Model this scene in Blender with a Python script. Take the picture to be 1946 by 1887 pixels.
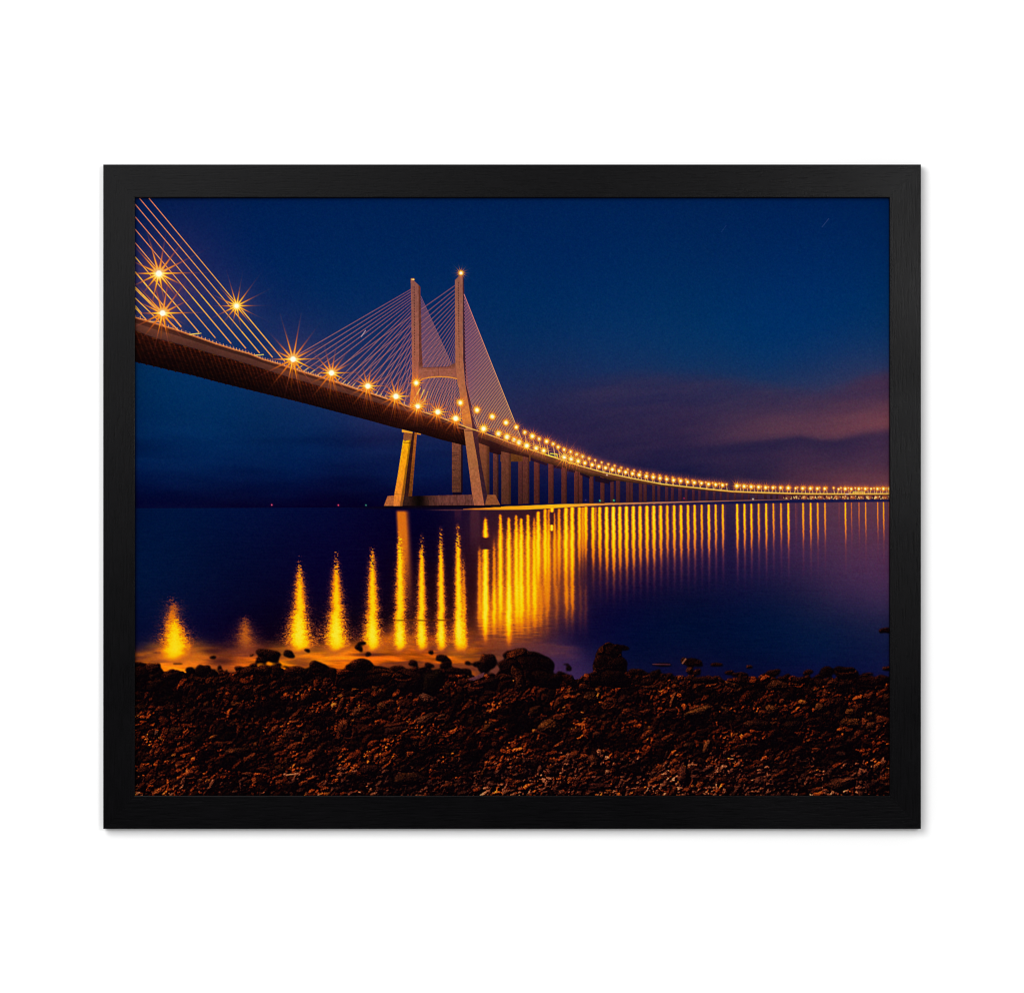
import bpy, math
import numpy as np

# =====================================================================================
# A framed photographic print hanging on a white wall, seen straight on.
# Units: metres.  One picture unit (px of the artwork) = 1/2823 m.  The wall is y = 0, facing -y.
# =====================================================================================
S = 1 / 2823.0
T = 0.012                     # how far the frame stands off the wall
ZC = 1.50                     # height of the picture centre
CX, CY = 973.0, 943.5         # picture centre in artwork units
D = 3.0                       # camera distance


# ---- light levels
WORLD = .48
KEY = ((-.74, -2.35, 1.5 + .70), (0, 0, 1.5), 1.4, 45)
FILL = ((.74, -3.0, 1.5 + .30), (0, 0, 1.5), .45, 24)
SHEEN = None
WROUGH = .235
WSPEC = .033
PSPEC = .0
ILLUM = 1.38

for o in list(bpy.data.objects): bpy.data.objects.remove(o, do_unlink=True)
scene = bpy.context.scene
COL = scene.collection

# ---- camera
cam_d = bpy.data.cameras.new('camera'); cam = bpy.data.objects.new('camera', cam_d); COL.objects.link(cam)
cam.location = (0, -D, ZC); cam.rotation_euler = (math.radians(90), 0, 0)
cam_d.sensor_fit = 'HORIZONTAL'; cam_d.sensor_width = 36.0
cam_d.lens = 36.0 * (D - T) / (1946 * S); cam_d.clip_start = .05; cam_d.clip_end = 60
scene.camera = cam

# ---- soft studio surround
world = bpy.data.worlds.new('World'); scene.world = world; world.use_nodes = True
bg = world.node_tree.nodes['Background']; bg.inputs[0].default_value = (1, 1, 1, 1); bg.inputs[1].default_value = WORLD

def softbox(name, loc, target, size, power, shape='DISK'):
    d = bpy.data.lights.new(name, 'AREA'); d.shape = shape; d.size = size; d.energy = power; d.color = (1, 1, 1)
    o = bpy.data.objects.new(name, d); COL.objects.link(o); o.location = loc
    v = [target[i] - loc[i] for i in range(3)]
    import mathutils
    o.rotation_euler = mathutils.Vector(v).to_track_quat('-Z', 'Y').to_euler()
    return o
softbox('key_softbox', *KEY)
softbox('fill_softbox', *FILL)
if SHEEN: softbox('sheen_lamp', *SHEEN)

scene.cycles.filter_width = 1.1
scene.view_settings.view_transform = 'Standard'; scene.view_settings.look = 'None'
scene.view_settings.exposure = 0; scene.view_settings.gamma = 1; scene.view_settings.use_curve_mapping = False

# ---------------------------------------------------------------- print artwork (computed, no files)
OX, OY, PW, PH = 256.0, 376.0, 1435, 1136          # printed area, in units of 1/2823 m
RNG = np.random.default_rng(7)
_T = RNG.random((512, 512))

def vnoise(x, y, seed=0):
    x = x + seed * 17.31; y = y + seed * 9.77
    xi = np.floor(x).astype(int); yi = np.floor(y).astype(int)
    fx = x - xi; fy = y - yi
    fx = fx * fx * (3 - 2 * fx); fy = fy * fy * (3 - 2 * fy)
    a = _T[yi & 511, xi & 511]; b = _T[yi & 511, (xi + 1) & 511]
    c = _T[(yi + 1) & 511, xi & 511]; d = _T[(yi + 1) & 511, (xi + 1) & 511]
    return (a + (b - a) * fx) * (1 - fy) + (c + (d - c) * fx) * fy

def fbm(x, y, seed=0, octv=4, gain=.55):
    v = 0; a = 1; t = 0
    for o in range(octv):
        v = v + a * vnoise(x * 2 ** o, y * 2 ** o, seed + o * 3); t += a; a *= gain
    return v / t

def sstep(a, b, x):
    t = np.clip((x - a) / (b - a), 0, 1)
    return t * t * (3 - 2 * t)

def blur(a, s):
    r = int(max(1, round(s * 2.5))); k = np.exp(-.5 * (np.arange(-r, r + 1) / s) ** 2); k /= k.sum()
    p = np.pad(a, [(r, r), (0, 0)] + [(0, 0)] * (a.ndim - 2), mode='edge')
    o = sum(k[i] * p[i:i + a.shape[0]] for i in range(2 * r + 1))
    p = np.pad(o, [(0, 0), (r, r)] + [(0, 0)] * (a.ndim - 2), mode='edge')
    return sum(k[i] * p[:, i:i + a.shape[1]] for i in range(2 * r + 1))

def tps(pts, X, Y):
    """smooth colour field through (x, y, r, g, b) control points"""
    P = np.array(pts, float); xy = P[:, :2] / 400.; C = P[:, 2:]
    n = len(P)
    def U(r2): return r2 * np.log(r2 + 1e-9)
    d2 = ((xy[:, None] - xy[None]) ** 2).sum(-1)
    A = np.zeros((n + 3, n + 3)); A[:n, :n] = U(d2) + np.eye(n) * .02
    Q = np.c_[np.ones(n), xy]; A[:n, n:] = Q; A[n:, :n] = Q.T
    w = np.linalg.solve(A, np.r_[C, np.zeros((3, 3))])
    gx = np.arange(X[0, 0], X[0, -1] + 8, 8.); gy = np.arange(Y[0, 0], Y[-1, 0] + 8, 8.)
    GX, GY = np.meshgrid(gx / 400., gy / 400.)
    out = w[n] + GX[..., None] * w[n + 1] + GY[..., None] * w[n + 2]
    for i in range(n):
        out = out + U((GX - xy[i, 0]) ** 2 + (GY - xy[i, 1]) ** 2)[..., None] * w[i]
    u = (X[0] - gx[0]) / 8; v = (Y[:, 0] - gy[0]) / 8
    ui = np.clip(u.astype(int), 0, len(gx) - 2); vi = np.clip(v.astype(int), 0, len(gy) - 2)
    fu = (u - ui)[None, :, None]; fv = (v - vi)[:, None, None]
    o = (out[vi][:, ui] * (1 - fu) + out[vi][:, ui + 1] * fu) * (1 - fv) + (out[vi + 1][:, ui] * (1 - fu) + out[vi + 1][:, ui + 1] * fu) * fv
    return np.clip(o, 0, 255)

def win(x0, y0, x1, y1):
    a = int(max(0, np.floor(x0 - OX))); b = int(min(PW, np.ceil(x1 - OX) + 1))
    c = int(max(0, np.floor(y0 - OY))); d = int(min(PH, np.ceil(y1 - OY) + 1))
    return (slice(c, d), slice(a, b)) if b > a and d > c else None

def stroke(img, X, Y, p, q, w, col, al=1., col2=None, al2=None, soft=.5):
    s = win(min(p[0], q[0]) - w - 2, min(p[1], q[1]) - w - 2, max(p[0], q[0]) + w + 2, max(p[1], q[1]) + w + 2)
    if s is None: return
    x = X[s]; y = Y[s]; dx = q[0] - p[0]; dy = q[1] - p[1]; L = dx * dx + dy * dy + 1e-9
    t = np.clip(((x - p[0]) * dx + (y - p[1]) * dy) / L, 0, 1)
    d = np.hypot(x - p[0] - t * dx, y - p[1] - t * dy)
    c = np.clip((w / 2 + soft - d) / (2 * soft), 0, 1) if w >= 1 else np.clip(1.0 - d, 0, 1) * w
    a = al if al2 is None else al + (al2 - al) * t
    cc = np.array(col, float) if col2 is None else np.array(col, float) + (np.array(col2, float) - np.array(col, float)) * t[..., None]
    img[s] += (cc - img[s]) * (c * a)[..., None]

def pline(img, X, Y, pts, w, col, al=1., soft=.5):
    for p, q in zip(pts[:-1], pts[1:]): stroke(img, X, Y, p, q, w, col, al, soft=soft)

def pmask(X, Y, pts, s, ss=3):
    x = X[s]; y = Y[s]; m = np.zeros(x.shape)
    P = np.array(pts, float); Q = np.roll(P, -1, 0)
    for i in range(ss):
        for j in range(ss):
            xx = x + (i + .5) / ss - .5; yy = y + (j + .5) / ss - .5
            ins = np.zeros(x.shape, bool)
            for (x0, y0), (x1, y1) in zip(P, Q):
                if y0 == y1: continue
                ins ^= ((y0 > yy) != (y1 > yy)) & (xx < (x1 - x0) * (yy - y0) / (y1 - y0) + x0)
            m += ins
    return m / ss ** 2

def poly(img, X, Y, pts, col, al=1., tex=0., seed=1, sx=3., sy=3., soft=0):
    P = np.array(pts, float)
    s = win(P[:, 0].min() - 3, P[:, 1].min() - 3, P[:, 0].max() + 3, P[:, 1].max() + 3)
    if s is None: return
    m = pmask(X, Y, pts, s) * al
    if soft: m = blur(m, soft)
    c = np.array(col, float) if not callable(col) else col(X[s], Y[s])
    if tex: c = c * (1 + tex * 1.15 * (fbm(X[s] / sx, Y[s] / sy, seed, 3) - .5))[..., None]
    img[s] += (np.clip(c, 0, 255) - img[s]) * m[..., None]

def interp(pts, x):
    P = np.array(pts, float); return np.interp(x, P[:, 0], P[:, 1])

ANG = np.radians([1, 27, 53.5, 80, 106, 132, 155, 180, 206, 231, 257, 281, 308, 334])
def star(img, X, Y, x, y, core, ray, glow, k=1., rw=1.15, seed=0, tip=(150, 55, 60)):
    """diffraction star printed round a lamp: hot core, 14 tapering rays, soft halo"""
    R = max(ray * 1.9, glow * 2.6, core * 3); s = win(x - R, y - R, x + R, y + R)
    if s is None: return
    dx = X[s] - x; dy = -(Y[s] - y); r = np.hypot(dx, dy); rg = np.random.default_rng(seed)
    E = np.zeros(r.shape)
    for a in ANG:
        ln = ray * (.80 + .36 * rg.random()) * (1.2 if 0 < a < 2.7 else 1)
        u = dx * np.cos(a) + dy * np.sin(a); v = np.abs(-dx * np.sin(a) + dy * np.cos(a))
        wd = rw * (1.0 + 1.2 * np.exp(-np.maximum(u, 0) / (core * 1.8 + .1)))
        E = np.maximum(E, (u > 0) * np.exp(-(v / wd) ** 2) * (np.exp(-(np.maximum(u, 0) / (ln * .52)) ** 1.4) * 1.25 + .26 * np.exp(-(u / (ln * 1.15)) ** 2)) * k)
    halo = np.exp(-(r / max(glow * 1.15, .1)) ** 1.1) * .55 * k if glow else 0
    C = np.exp(-(r / (core * .78)) ** 2.2) * 2.5 * k + np.exp(-(r / (core * 1.5)) ** 2) * .9 * k + np.exp(-(r / (core * 2.7)) ** 1.5) * .30 * k
    T = E * (1 - np.exp(-(r / core) ** 2) * .3) + C
    a = np.clip(T, 0, 1)[..., None]
    lut = np.array([[0, *tip], [.15, 176, 74, 56], [.4, 236, 112, 24], [.75, 255, 160, 26], [1.15, 255, 200, 66], [1.9, 255, 236, 140], [3, 255, 254, 232]], float)
    col = np.stack([np.interp(T, lut[:, 0], lut[:, i + 1]) for i in range(3)], -1)
    h = np.clip(halo, 0, 1)[..., None] if glow else 0
    if glow: img[s] = 255 - (255 - img[s]) * (1 - h * np.array([190, 80, 25]) / 255.)
    img[s] += (col - img[s]) * np.clip(a * 1.3, 0, 1)

def paint_print():
    X, Y = np.meshgrid(OX + np.arange(PW) + .5, OY + np.arange(PH) + .5)
    rg = np.random.default_rng(11)
    # ---- sky
    sky = [(256, 376, 1, 28, 80), (500, 376, 0, 31, 86), (800, 376, 0, 33, 88), (1100, 376, 0, 34, 90), (1400, 376, 0, 34, 90), (1690, 376, 0, 34, 88),
           (256, 500, 10, 31, 88), (500, 480, 0, 34, 92), (800, 480, 0, 36, 93), (1100, 500, 0, 38, 96), (1400, 500, 1, 40, 98), (1690, 500, 1, 41, 98),
           (330, 560, 28, 37, 96), (620, 560, 2, 39, 96), (1000, 600, 2, 43, 98), (1300, 600, 3, 47, 102), (1690, 600, 6, 48, 102),
           (560, 620, 16, 39, 96), (1000, 690, 16, 43, 96), (1150, 690, 18, 47, 100), (1300, 680, 12, 50, 104), (1450, 700, 14, 50, 104), (1560, 690, 22, 50, 104), (1690, 660, 20, 50, 104),
           (1000, 760, 32, 38, 84), (1050, 800, 34, 32, 76), (1150, 740, 34, 42, 90), (1150, 800, 36, 34, 76), (1300, 750, 40, 44, 88), (1300, 810, 42, 34, 74), (1180, 850, 28, 28, 70), (1300, 850, 30, 28, 70), (1300, 885, 26, 26, 68),
           (1450, 780, 56, 46, 82), (1450, 860, 38, 32, 70), (1600, 770, 62, 50, 86), (1600, 860, 50, 38, 72), (1690, 760, 70, 54, 88), (1690, 860, 66, 44, 72), (1450, 900, 46, 34, 68), (1690, 915, 116, 60, 78), (1600, 915, 106, 56, 74), (1520, 915, 84, 46, 70), (1400, 915, 50, 34, 66),
           (1550, 945, 80, 40, 62), (1690, 945, 95, 50, 66), (1150, 930, 20, 18, 62), (1050, 930, 8, 16, 66), (1250, 945, 28, 20, 56), (1400, 950, 50, 28, 56),
           (256, 700, 0, 42, 90), (330, 720, 0, 46, 100), (450, 760, 3, 44, 98), (600, 790, 12, 40, 94), (700, 815, 24, 36, 88), (256, 780, 0, 36, 86), (350, 800, 2, 40, 92), (500, 830, 4, 34, 84), (650, 850, 6, 28, 80), (820, 870, 6, 26, 78),
           (256, 860, 0, 30, 80), (400, 870, 1, 33, 86), (560, 890, 0, 26, 78), (720, 900, 4, 16, 64), (830, 910, 5, 18, 68), (256, 910, 1, 20, 70), (450, 920, 3, 16, 64), (600, 930, 6, 9, 54), (740, 935, 6, 8, 50), (840, 935, 6, 10, 56),
           (256, 955, 4, 7, 48), (450, 958, 6, 5, 42), (650, 960, 6, 4, 40), (1000, 955, 6, 10, 50)]
    img = tps(sky, X, Y)
    # streaky cloud banks of the printed sky
    dr = (fbm(X / 150., (Y + .12 * X) / 26., 5, 4) - .5) * .7; lift = dr * 20
    yt = interp([(950, 740), (1080, 716), (1200, 700), (1330, 702), (1450, 722), (1560, 740), (1600, 728), (1640, 706), (1690, 698)], X[0])[None]
    a = sstep(-6, 30, Y - yt + lift) * (1 - sstep(860, 910, Y)) * sstep(980, 1180, X)
    img += (np.array([68, 42, 76.]) - img) * (a * np.interp(X, [980, 1250, 1500, 1690], [.3, .5, .5, .85]) * (.8 + dr * .8))[..., None]
    lo_ = interp([(1150, 860), (1330, 850), (1450, 838), (1520, 829), (1560, 836), (1590, 836), (1640, 824), (1690, 817)], X[0])[None]; hi_ = interp([(1150, 805), (1330, 802), (1450, 792), (1560, 784), (1690, 776)], X[0])[None]
    a = sstep(-40, 36, Y - hi_ + lift * .5) * (1 - sstep(-18, 16, Y - lo_ + lift * .3)) * sstep(1230, 1520, X)
    img += (np.array([138, 74, 84.]) - img) * (a * np.interp(X, [1230, 1400, 1560, 1690], [.15, .34, .52, .85]))[..., None]
    a = sstep(-6, 8, Y - lo_ + lift * .3) * np.exp(-np.maximum(Y - lo_, 0) / 22.) * sstep(1150, 1420, X) * (1 - .7 * sstep(1560, 1690, X))
    img += (np.array([30, 28, 68.]) - img) * (a * .65)[..., None]
    img += (dr * sstep(980, 1200, X) * sstep(690, 740, Y))[..., None] * np.array([22, 14, 6.])
    cl2 = fbm(X / 210., (Y - .03 * X) / 30., 9, 3) - .5
    img += (cl2 * (1 - sstep(800, 1000, X)) * sstep(780, 840, Y))[..., None] * np.array([6, 18, 26.])
    # ---- water
    wat = [(256, 970, 0, 18, 64), (330, 975, 0, 20, 68), (450, 975, 2, 16, 66), (600, 975, 4, 10, 58), (720, 980, 6, 4, 46), (840, 985, 8, 3, 40), (256, 1040, 0, 20, 66), (400, 1040, 2, 14, 58), (550, 1040, 6, 7, 50), (680, 1040, 8, 3, 44),
           (256, 1110, 1, 20, 64), (380, 1110, 4, 14, 56), (500, 1120, 6, 6, 42), (600, 1130, 9, 2, 38), (256, 1180, 4, 14, 58), (400, 1185, 8, 5, 44), (510, 1190, 8, 1, 24), (600, 1195, 14, 4, 16), (680, 1190, 14, 4, 16), (735, 1120, 9, 1, 28), (735, 1190, 16, 4, 12),
           (780, 1100, 26, 5, 16), (820, 1060, 12, 2, 26), (855, 1060, 16, 3, 26), (893, 1080, 40, 12, 22), (893, 1160, 46, 14, 14), (893, 1000, 42, 18, 40), (930, 1090, 34, 8, 18), (990, 1090, 60, 20, 10), (1030, 1090, 60, 22, 22), (1065, 1050, 50, 18, 24),
           (1110, 1060, 40, 18, 40), (1060, 1150, 50, 24, 42), (1110, 1120, 34, 18, 48), (1160, 1100, 24, 12, 50), (1160, 990, 54, 30, 54), (1230, 1000, 48, 28, 58), (1300, 990, 46, 28, 62), (1230, 1080, 24, 12, 52), (1300, 1060, 34, 20, 60),
           (1400, 970, 48, 32, 66), (1390, 1050, 34, 22, 66), (1500, 980, 66, 40, 70), (1590, 990, 84, 50, 74), (1690, 990, 92, 54, 74), (1500, 1060, 54, 34, 74), (1600, 1060, 72, 44, 76), (1690, 1070, 80, 46, 80), (1400, 1110, 22, 18, 64), (1500, 1120, 28, 24, 66), (1600, 1130, 52, 36, 76), (1690, 1140, 62, 42, 80),
           (1250, 1140, 12, 12, 54), (1150, 1170, 12, 8, 54), (1330, 1160, 4, 13, 54), (1450, 1170, 3, 19, 64), (1600, 1180, 20, 26, 70), (1690, 1200, 22, 28, 72), (1560, 1230, 4, 24, 70), (1450, 1230, 2, 18, 62), (1300, 1210, 1, 16, 58), (1200, 1200, 5, 12, 58), (1200, 1250, 5, 12, 52), (1300, 1265, 14, 12, 54), (1450, 1265, 6, 12, 54), (1600, 1262, 9, 17, 64), (1690, 1275, 18, 20, 70), (1550, 1285, 14, 13, 64),
           (1100, 1215, 14, 10, 54), (1060, 1235, 60, 34, 66), (1100, 1260, 52, 32, 76), (1010, 1205, 62, 30, 34), (950, 1205, 90, 40, 20), (1040, 1270, 66, 38, 74), (960, 1235, 110, 56, 44)]
    W = tps(wat, X, Y)
    hor = interp([(256, 966), (560, 965), (740, 964), (880, 966), (960, 962), (1060, 959), (1160, 956.5), (1300, 953), (1500, 949), (1690, 947)], X[0])[None]
    rip = (fbm(X / 26., Y / 2.2, 21, 3) - .5)
    W += (rip * 7 * sstep(0, 60, Y - hor))[..., None] * np.array([.5, .7, 1.])
    W += ((np.sin((Y - hor) * 1.9) * .5) * np.exp(-(Y - hor) / 12) * 9 * (1 - sstep(700, 900, X)))[..., None] * np.array([.2, .8, 1.])
    # mist of orange light on the surf
    shore_y = interp([(256, 1262), (330, 1270), (430, 1276), (520, 1264), (640, 1270), (760, 1268), (860, 1278), (950, 1280), (1060, 1290), (1140, 1280), (1300, 1282), (1450, 1284), (1690, 1292)], X[0])[None]
    mt = interp([(256, 1232), (300, 1222), (330, 1216), (370, 1216), (400, 1224), (440, 1222), (470, 1210), (510, 1220), (600, 1216), (680, 1212), (760, 1175), (870, 1180), (950, 1200), (1010, 1215), (1100, 1240)], X[0])[None] + 9 * (fbm(X / 40, Y / 12, 33, 3) - .5)
    ms = sstep(-11, 30, Y - mt) * (1 - sstep(860, 1010, X)) * .96
    mc = tps([(256, 1245, 150, 72, 25), (335, 1232, 245, 140, 10), (335, 1262, 240, 130, 10), (400, 1235, 150, 70, 36), (415, 1262, 120, 60, 44), (440, 1238, 140, 66, 30), (470, 1225, 150, 72, 30), (480, 1250, 190, 95, 14), (530, 1262, 215, 112, 8), (569, 1225, 245, 130, 10), (590, 1250, 200, 96, 14), (640, 1250, 222, 118, 14), (640, 1225, 238, 126, 10), (700, 1240, 190, 88, 14), (760, 1200, 215, 112, 10), (780, 1190, 140, 60, 10), (820, 1200, 120, 50, 10), (800, 1250, 178, 84, 16), (870, 1240, 200, 96, 12), (860, 1262, 150, 72, 20), (930, 1250, 120, 60, 36)], X, Y)
    tx = fbm(X / 46, (Y - .10 * X) / 6.5, 35, 4); t2_ = fbm(X / 90, (Y + .06 * X) / 13., 37, 3)
    mc = mc * np.array([1.08, .96, .5]) * (.60 + 1.0 * tx + .4 * (t2_ - .4))[..., None]
    mc = mc + (np.array([96, 40, 34.]) - mc) * (sstep(.56, .34, t2_) * .65)[..., None]
    mc = mc * (.72 + .28 * sstep(0, 26, Y - mt))[..., None]
    W += (mc - W) * np.clip(ms, 0, 1)[..., None]
    band = sstep(940, 990, X) * (1 - sstep(1075, 1120, X))
    ark = np.exp(-((Y - (1221 + (X - 980) * .10)) / 5.5) ** 2) * .35 + np.exp(-((Y - (1239 + (X - 1040) * .10)) / 10.) ** 2) * .4
    W += (np.array([120, 62, 60.]) - W) * (ark * band * (.7 + .8 * (fbm(X / 18, Y / 4, 44, 3) - .3)))[..., None]
    for cx, cy, rx, ry, k_ in ((335, 1240, 50, 20, .75), (569, 1236, 34, 14, .7), (640, 1238, 30, 12, .6), (707, 1234, 26, 10, .45), (525, 1262, 30, 7, .6), (610, 1256, 22, 8, .4), (762, 1210, 26, 20, .4), (872, 1238, 26, 16, .4)):
        e = np.exp(-(((X - cx) / rx) ** 2 + ((Y - cy) / ry) ** 2)) * k_ * (.6 + .8 * fbm(X / 30, Y / 3.5, 39, 3)); W += (np.array([255, 156, 6.]) - W) * np.clip(e, 0, 1)[..., None]
    for cx, cy, rx, ry in ((420, 1256, 26, 10), (405, 1237, 22, 5), (700, 1244, 40, 4), (735, 1198, 12, 11), (780, 1199, 9, 11), (820, 1197, 8, 9), (675, 1205, 10, 12), (607, 1205, 11, 14), (300, 1240, 10, 2)):
        e = np.exp(-(((X - cx) / rx) ** 2 + ((Y - cy) / ry) ** 2) ** 1.3) * .72
        W += (np.array([44, 14, 22.]) - W) * e[..., None]
    # ---- lamp reflections: energy field, then printed through an amber ramp
    G = np.zeros(X.shape)
    spk = fbm(X / 2.6, Y / 1.15, 50, 2); spk2 = fbm(X / 6., Y / 2.1, 61, 3); wob = (fbm(Y / 7., Y * 0 + 3, 70, 3) - .5)
    def streak(x, y0, y1, hw0, hw1, e0, e1, rough=.0, fade=30, top=4, drift=0., pw=1.):
        s = win(x - hw0 - hw1 - 14 - abs(drift), y0 - 8, x + hw0 + hw1 + 14 + abs(drift), y1 + fade * 1.3)
        if s is None: return
        xx = X[s]; yy = Y[s]; t = np.clip((yy - y0) / max(1., y1 - y0), 0, 1)
        hw = hw0 + (hw1 - hw0) * t ** pw; cx = x + drift * t + wob[s] * 2.2 * hw / 6
        u = np.abs(xx - cx) / hw; nn = (spk[s] - .5) / .2; n2 = (spk2[s] - .5) / .16
        body = .66 * np.exp(-(u / .46) ** 2) + .44 * np.exp(-np.abs(u / .95) ** 2.2)
        if 895 < x < 1120: rough = rough * .55
        if rough:
            body = body + rough * .8 * (.30 * nn + .10 * n2) * np.sqrt(np.clip(body * (1.15 - body), 0, 1))
            den = sstep(-.05, .5, t) ** .9
            body = body * (1 - min(1, rough * 1.1) * (1 - sstep(-.35, .35, .34 * nn + .16 * n2 + 1.7 * (den - .40)))) * (1 - .5 * rough * (1 - den))
        e = (e0 + (e1 - e0) * t) * sstep(y0 - top * .3, y0 + top, yy) * (1 - sstep(y1 - fade, y1 + fade, yy))
        G[s] += np.clip(body * e * (.90 if 930 < x < 1120 else 1), 0, 3)
    #        x    y0    y1   hw0 hw1  e0   e1  rough
    streak(326, 1124, 1246, 20, 30, .34, .78, 1.0, 22, 8, 6, 1.2); streak(333, 1165, 1252, 12, 66, .3, .75, 1.0, 20, 18, 4, 1.3)
    streak(466, 1162, 1236, 10, 52, .34, .40, .85, 24, 6, 0, 1.3)
    streak(569.5, 1052, 1230, 5, 28, .85, 1.12, 1.0, 26, 8, -1, 1.1)
    streak(639, 1042, 1230, 5, 25, .85, 1.12, 1.0, 26, 8, 0, 1.05)
    streak(707, 1022, 1228, 5, 20, .9, 1.15, .95, 24, 8, 1)
    streak(759.5, 1003, 1228, 5, 16, .9, 1.2, .85, 22, 12, 0)
    streak(801.5, 1012, 1226, 5, 14, 1., 1.18, .75, 22, 8, -1)
    streak(837.5, 998, 1226, 4.5, 13, 1., 1.15, .7, 22, 8, 1)
    streak(870, 992, 1222, 5, 12.5, 1.05, 1.3, .62, 30, 8, 2)
    streak(881, 1040, 1235, 4, 10, .3, .62, .5, 26, 40, 2)
    for x, h, y in ((569, 40, 1150), (639, 36, 1150), (707, 30, 1160), (760, 24, 1165), (802, 20, 1170), (838, 18, 1170), (872, 22, 1160)): streak(x, y, 1232, h * .35, h, .18, .62, .95, 14, 40, 0, 1.2)
    streak(911, 1036, 1180, 5, 8, .5, .55, .4, 40, 14)
    streak(922.5, 981, 1021, 4.5, 6.5, .9, 1.4, .6, 2.5, 8)
    streak(922.5, 1043.5, 1195, 7, 8, 1.7, 1.1, .35, 46, 1.5)
    streak(939, 1020, 1185, 4.5, 6.8, .5, .62, .4, 40, 30)
    streak(951, 976, 1150, 4.6, 7.4, 1.2, 1.0, .45, 46, 5)
    streak(967, 982, 1205, 4.6, 8.2, 1.4, 1.0, .42, 46, 6)
    streak(981, 978, 1150, 4.4, 7.4, 1.15, 1.05, .4, 54, 4)
    streak(990.5, 984, 1155, 4.4, 7.6, 1.45, 1.0, .4, 54, 4)
    streak(1003.5, 977, 1140, 4.6, 7, 1.35, .85, .36, 58, 4)
    streak(1015, 980, 1150, 4, 7.4, .7, .95, .4, 54, 10)
    streak(1023, 971, 1110, 4.8, 8, 1.55, .8, .3, 66, 4)
    streak(1036, 966, 1110, 4.6, 7, 1.3, .75, .3, 66, 4); streak(1043, 966, 1110, 4, 6.5, .7, .62, .3, 66, 4)
    streak(1054, 972, 1100, 3.4, 6, .6, .55, .26, 62, 6); streak(1062.5, 966, 1090, 4.8, 6, .95, .5, .26, 62, 3)
    streak(1048.5, 997, 1008, 3.2, 3.2, 2., 2., 0, 2, 2); streak(1049, 964, 973, 5, 4.2, 1.5, 1.5, 0, 2, 2)
    streak(1075.5, 964, 1110, 5.2, 6.4, 1.8, .75, .2, 76, 3); streak(1087.5, 963, 1116, 5.2, 6.4, 1.75, .75, .2, 76, 3)
    streak(1101, 963, 1075, 4.8, 5.6, 1.4, .55, .18, 74, 3); streak(1107.5, 963, 1070, 4, 5.2, .7, .4, .18, 74, 3); streak(1113.5, 962, 1070, 4.8, 6, 1.5, .5, .18, 74, 3)
    streak(1132.5, 962, 1020, 3, 3.4, .42, .25, .1, 60, 3)
    for x, e in ((922, .5), (939, .34), (951, .42), (967, .55), (983, .42), (992, .4), (1004, .36), (1017, .36), (1028, .3), (1040, .26), (1058, .2), (1077, .28), (1088, .28), (1103, .2), (1113, .22)): streak(x, 1100, 1195, 6, 8, e, e * .7, .5, 34, 30)
    far = [(1126.7, 1.25), (1139.7, 1.2), (1152.7, 1.5), (1165.7, 1.6), (1177.9, 1.3), (1190.5, 1.5), (1203.6, 1.4), (1216.4, 1.25), (1229.4, 1.35), (1242.4, 1.4), (1255.5, 1.2), (1268, .95), (1281, 1.15), (1294, 1.2), (1307.4, 1.05), (1320, 1.1), (1333.4, .85), (1346.8, 1.2), (1360, .95), (1373.5, .95),
           (1400.8, 1.3), (1414.7, 1.1), (1427.7, 1.1), (1441.6, .85), (1455.8, 1.15), (1469.7, .75), (1484, .75), (1498, 1.1), (1512, .2), (1526, .85), (1540.3, .95), (1553.7, .8), (1567.6, .7), (1593.7, .12), (1606.5, .95), (1618, .42), (1632.3, .45), (1644.9, .68), (1655.8, .12), (1667.8, .6), (1679, .8), (1690, .5)]
    for i, (x, e) in enumerate(far):
        yt = hor[0, int(min(PW - 1, x - OX))] + 3.5
        hw = np.interp(x, [1120, 1250, 1400, 1690], [4.6, 4.2, 3.1, 2.4]); mid = np.interp(x, [1120, 1165, 1250, 1400, 1690], [1082, 1092, 1074, 1056, 1034])
        streak(x, yt + 2.5, mid, hw * .95, hw * 1.45, e * 1.25, e * .40, .12, 80, 2.4, 1.0)
        if x < 1290: streak(x + .5, yt - 1.2, yt + .2, hw * 1.3, hw * 1.3, .55, .55, 0, 1.2, 1.2)
        if 1120 < x < 1600: streak(x + hw * 2.1 - (x - 1260) * .012, yt + 3, mid - 30, 1.5, 2.5, .15, .05, .1, 40, 3)
    # pylon reflections and the glow between the streaks
    pl = sstep(750, 759, X + (1000 - Y) * .05) * (1 - sstep(768, 784, X - (Y - 990) * .06)) * sstep(966, 975, Y) * (1 - sstep(1000, 1230, Y))
    G += pl * .50
    g2 = sstep(885, 930, X) * (1 - sstep(985, 1085, X)) * sstep(1120, 1180, Y) * (1 - sstep(1195, 1262, Y)); G += g2 * .30 * (.5 + fbm(X / 22, Y / 3., 63, 3))
    gl = sstep(855, 960, X) * (1 - sstep(1060, 1130, X)) * sstep(985, 1030, Y) * (1 - sstep(1130, 1215, Y)); G += gl * (.13 + .10 * sstep(930, 960, X) * (1 - sstep(1090, 1125, X)))
    sf = sstep(1205, 1245, Y); G = G * (1 - sf) + blur(G, 2.0) * sf
    ramp = np.array([[0, 90, 34, 48], [.12, 118, 48, 42], [.3, 170, 76, 34], [.5, 222, 112, 20], [.72, 248, 150, 8], [.95, 255, 196, 4], [1.25, 255, 216, 14], [1.7, 255, 234, 50]])
    gc = np.stack([np.interp(G, ramp[:, 0], ramp[:, i + 1]) for i in range(3)], -1)
    cool = (sstep(1060, 1350, X) * .55 * (1 - sstep(.5, 1.1, G)))[..., None]
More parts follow.
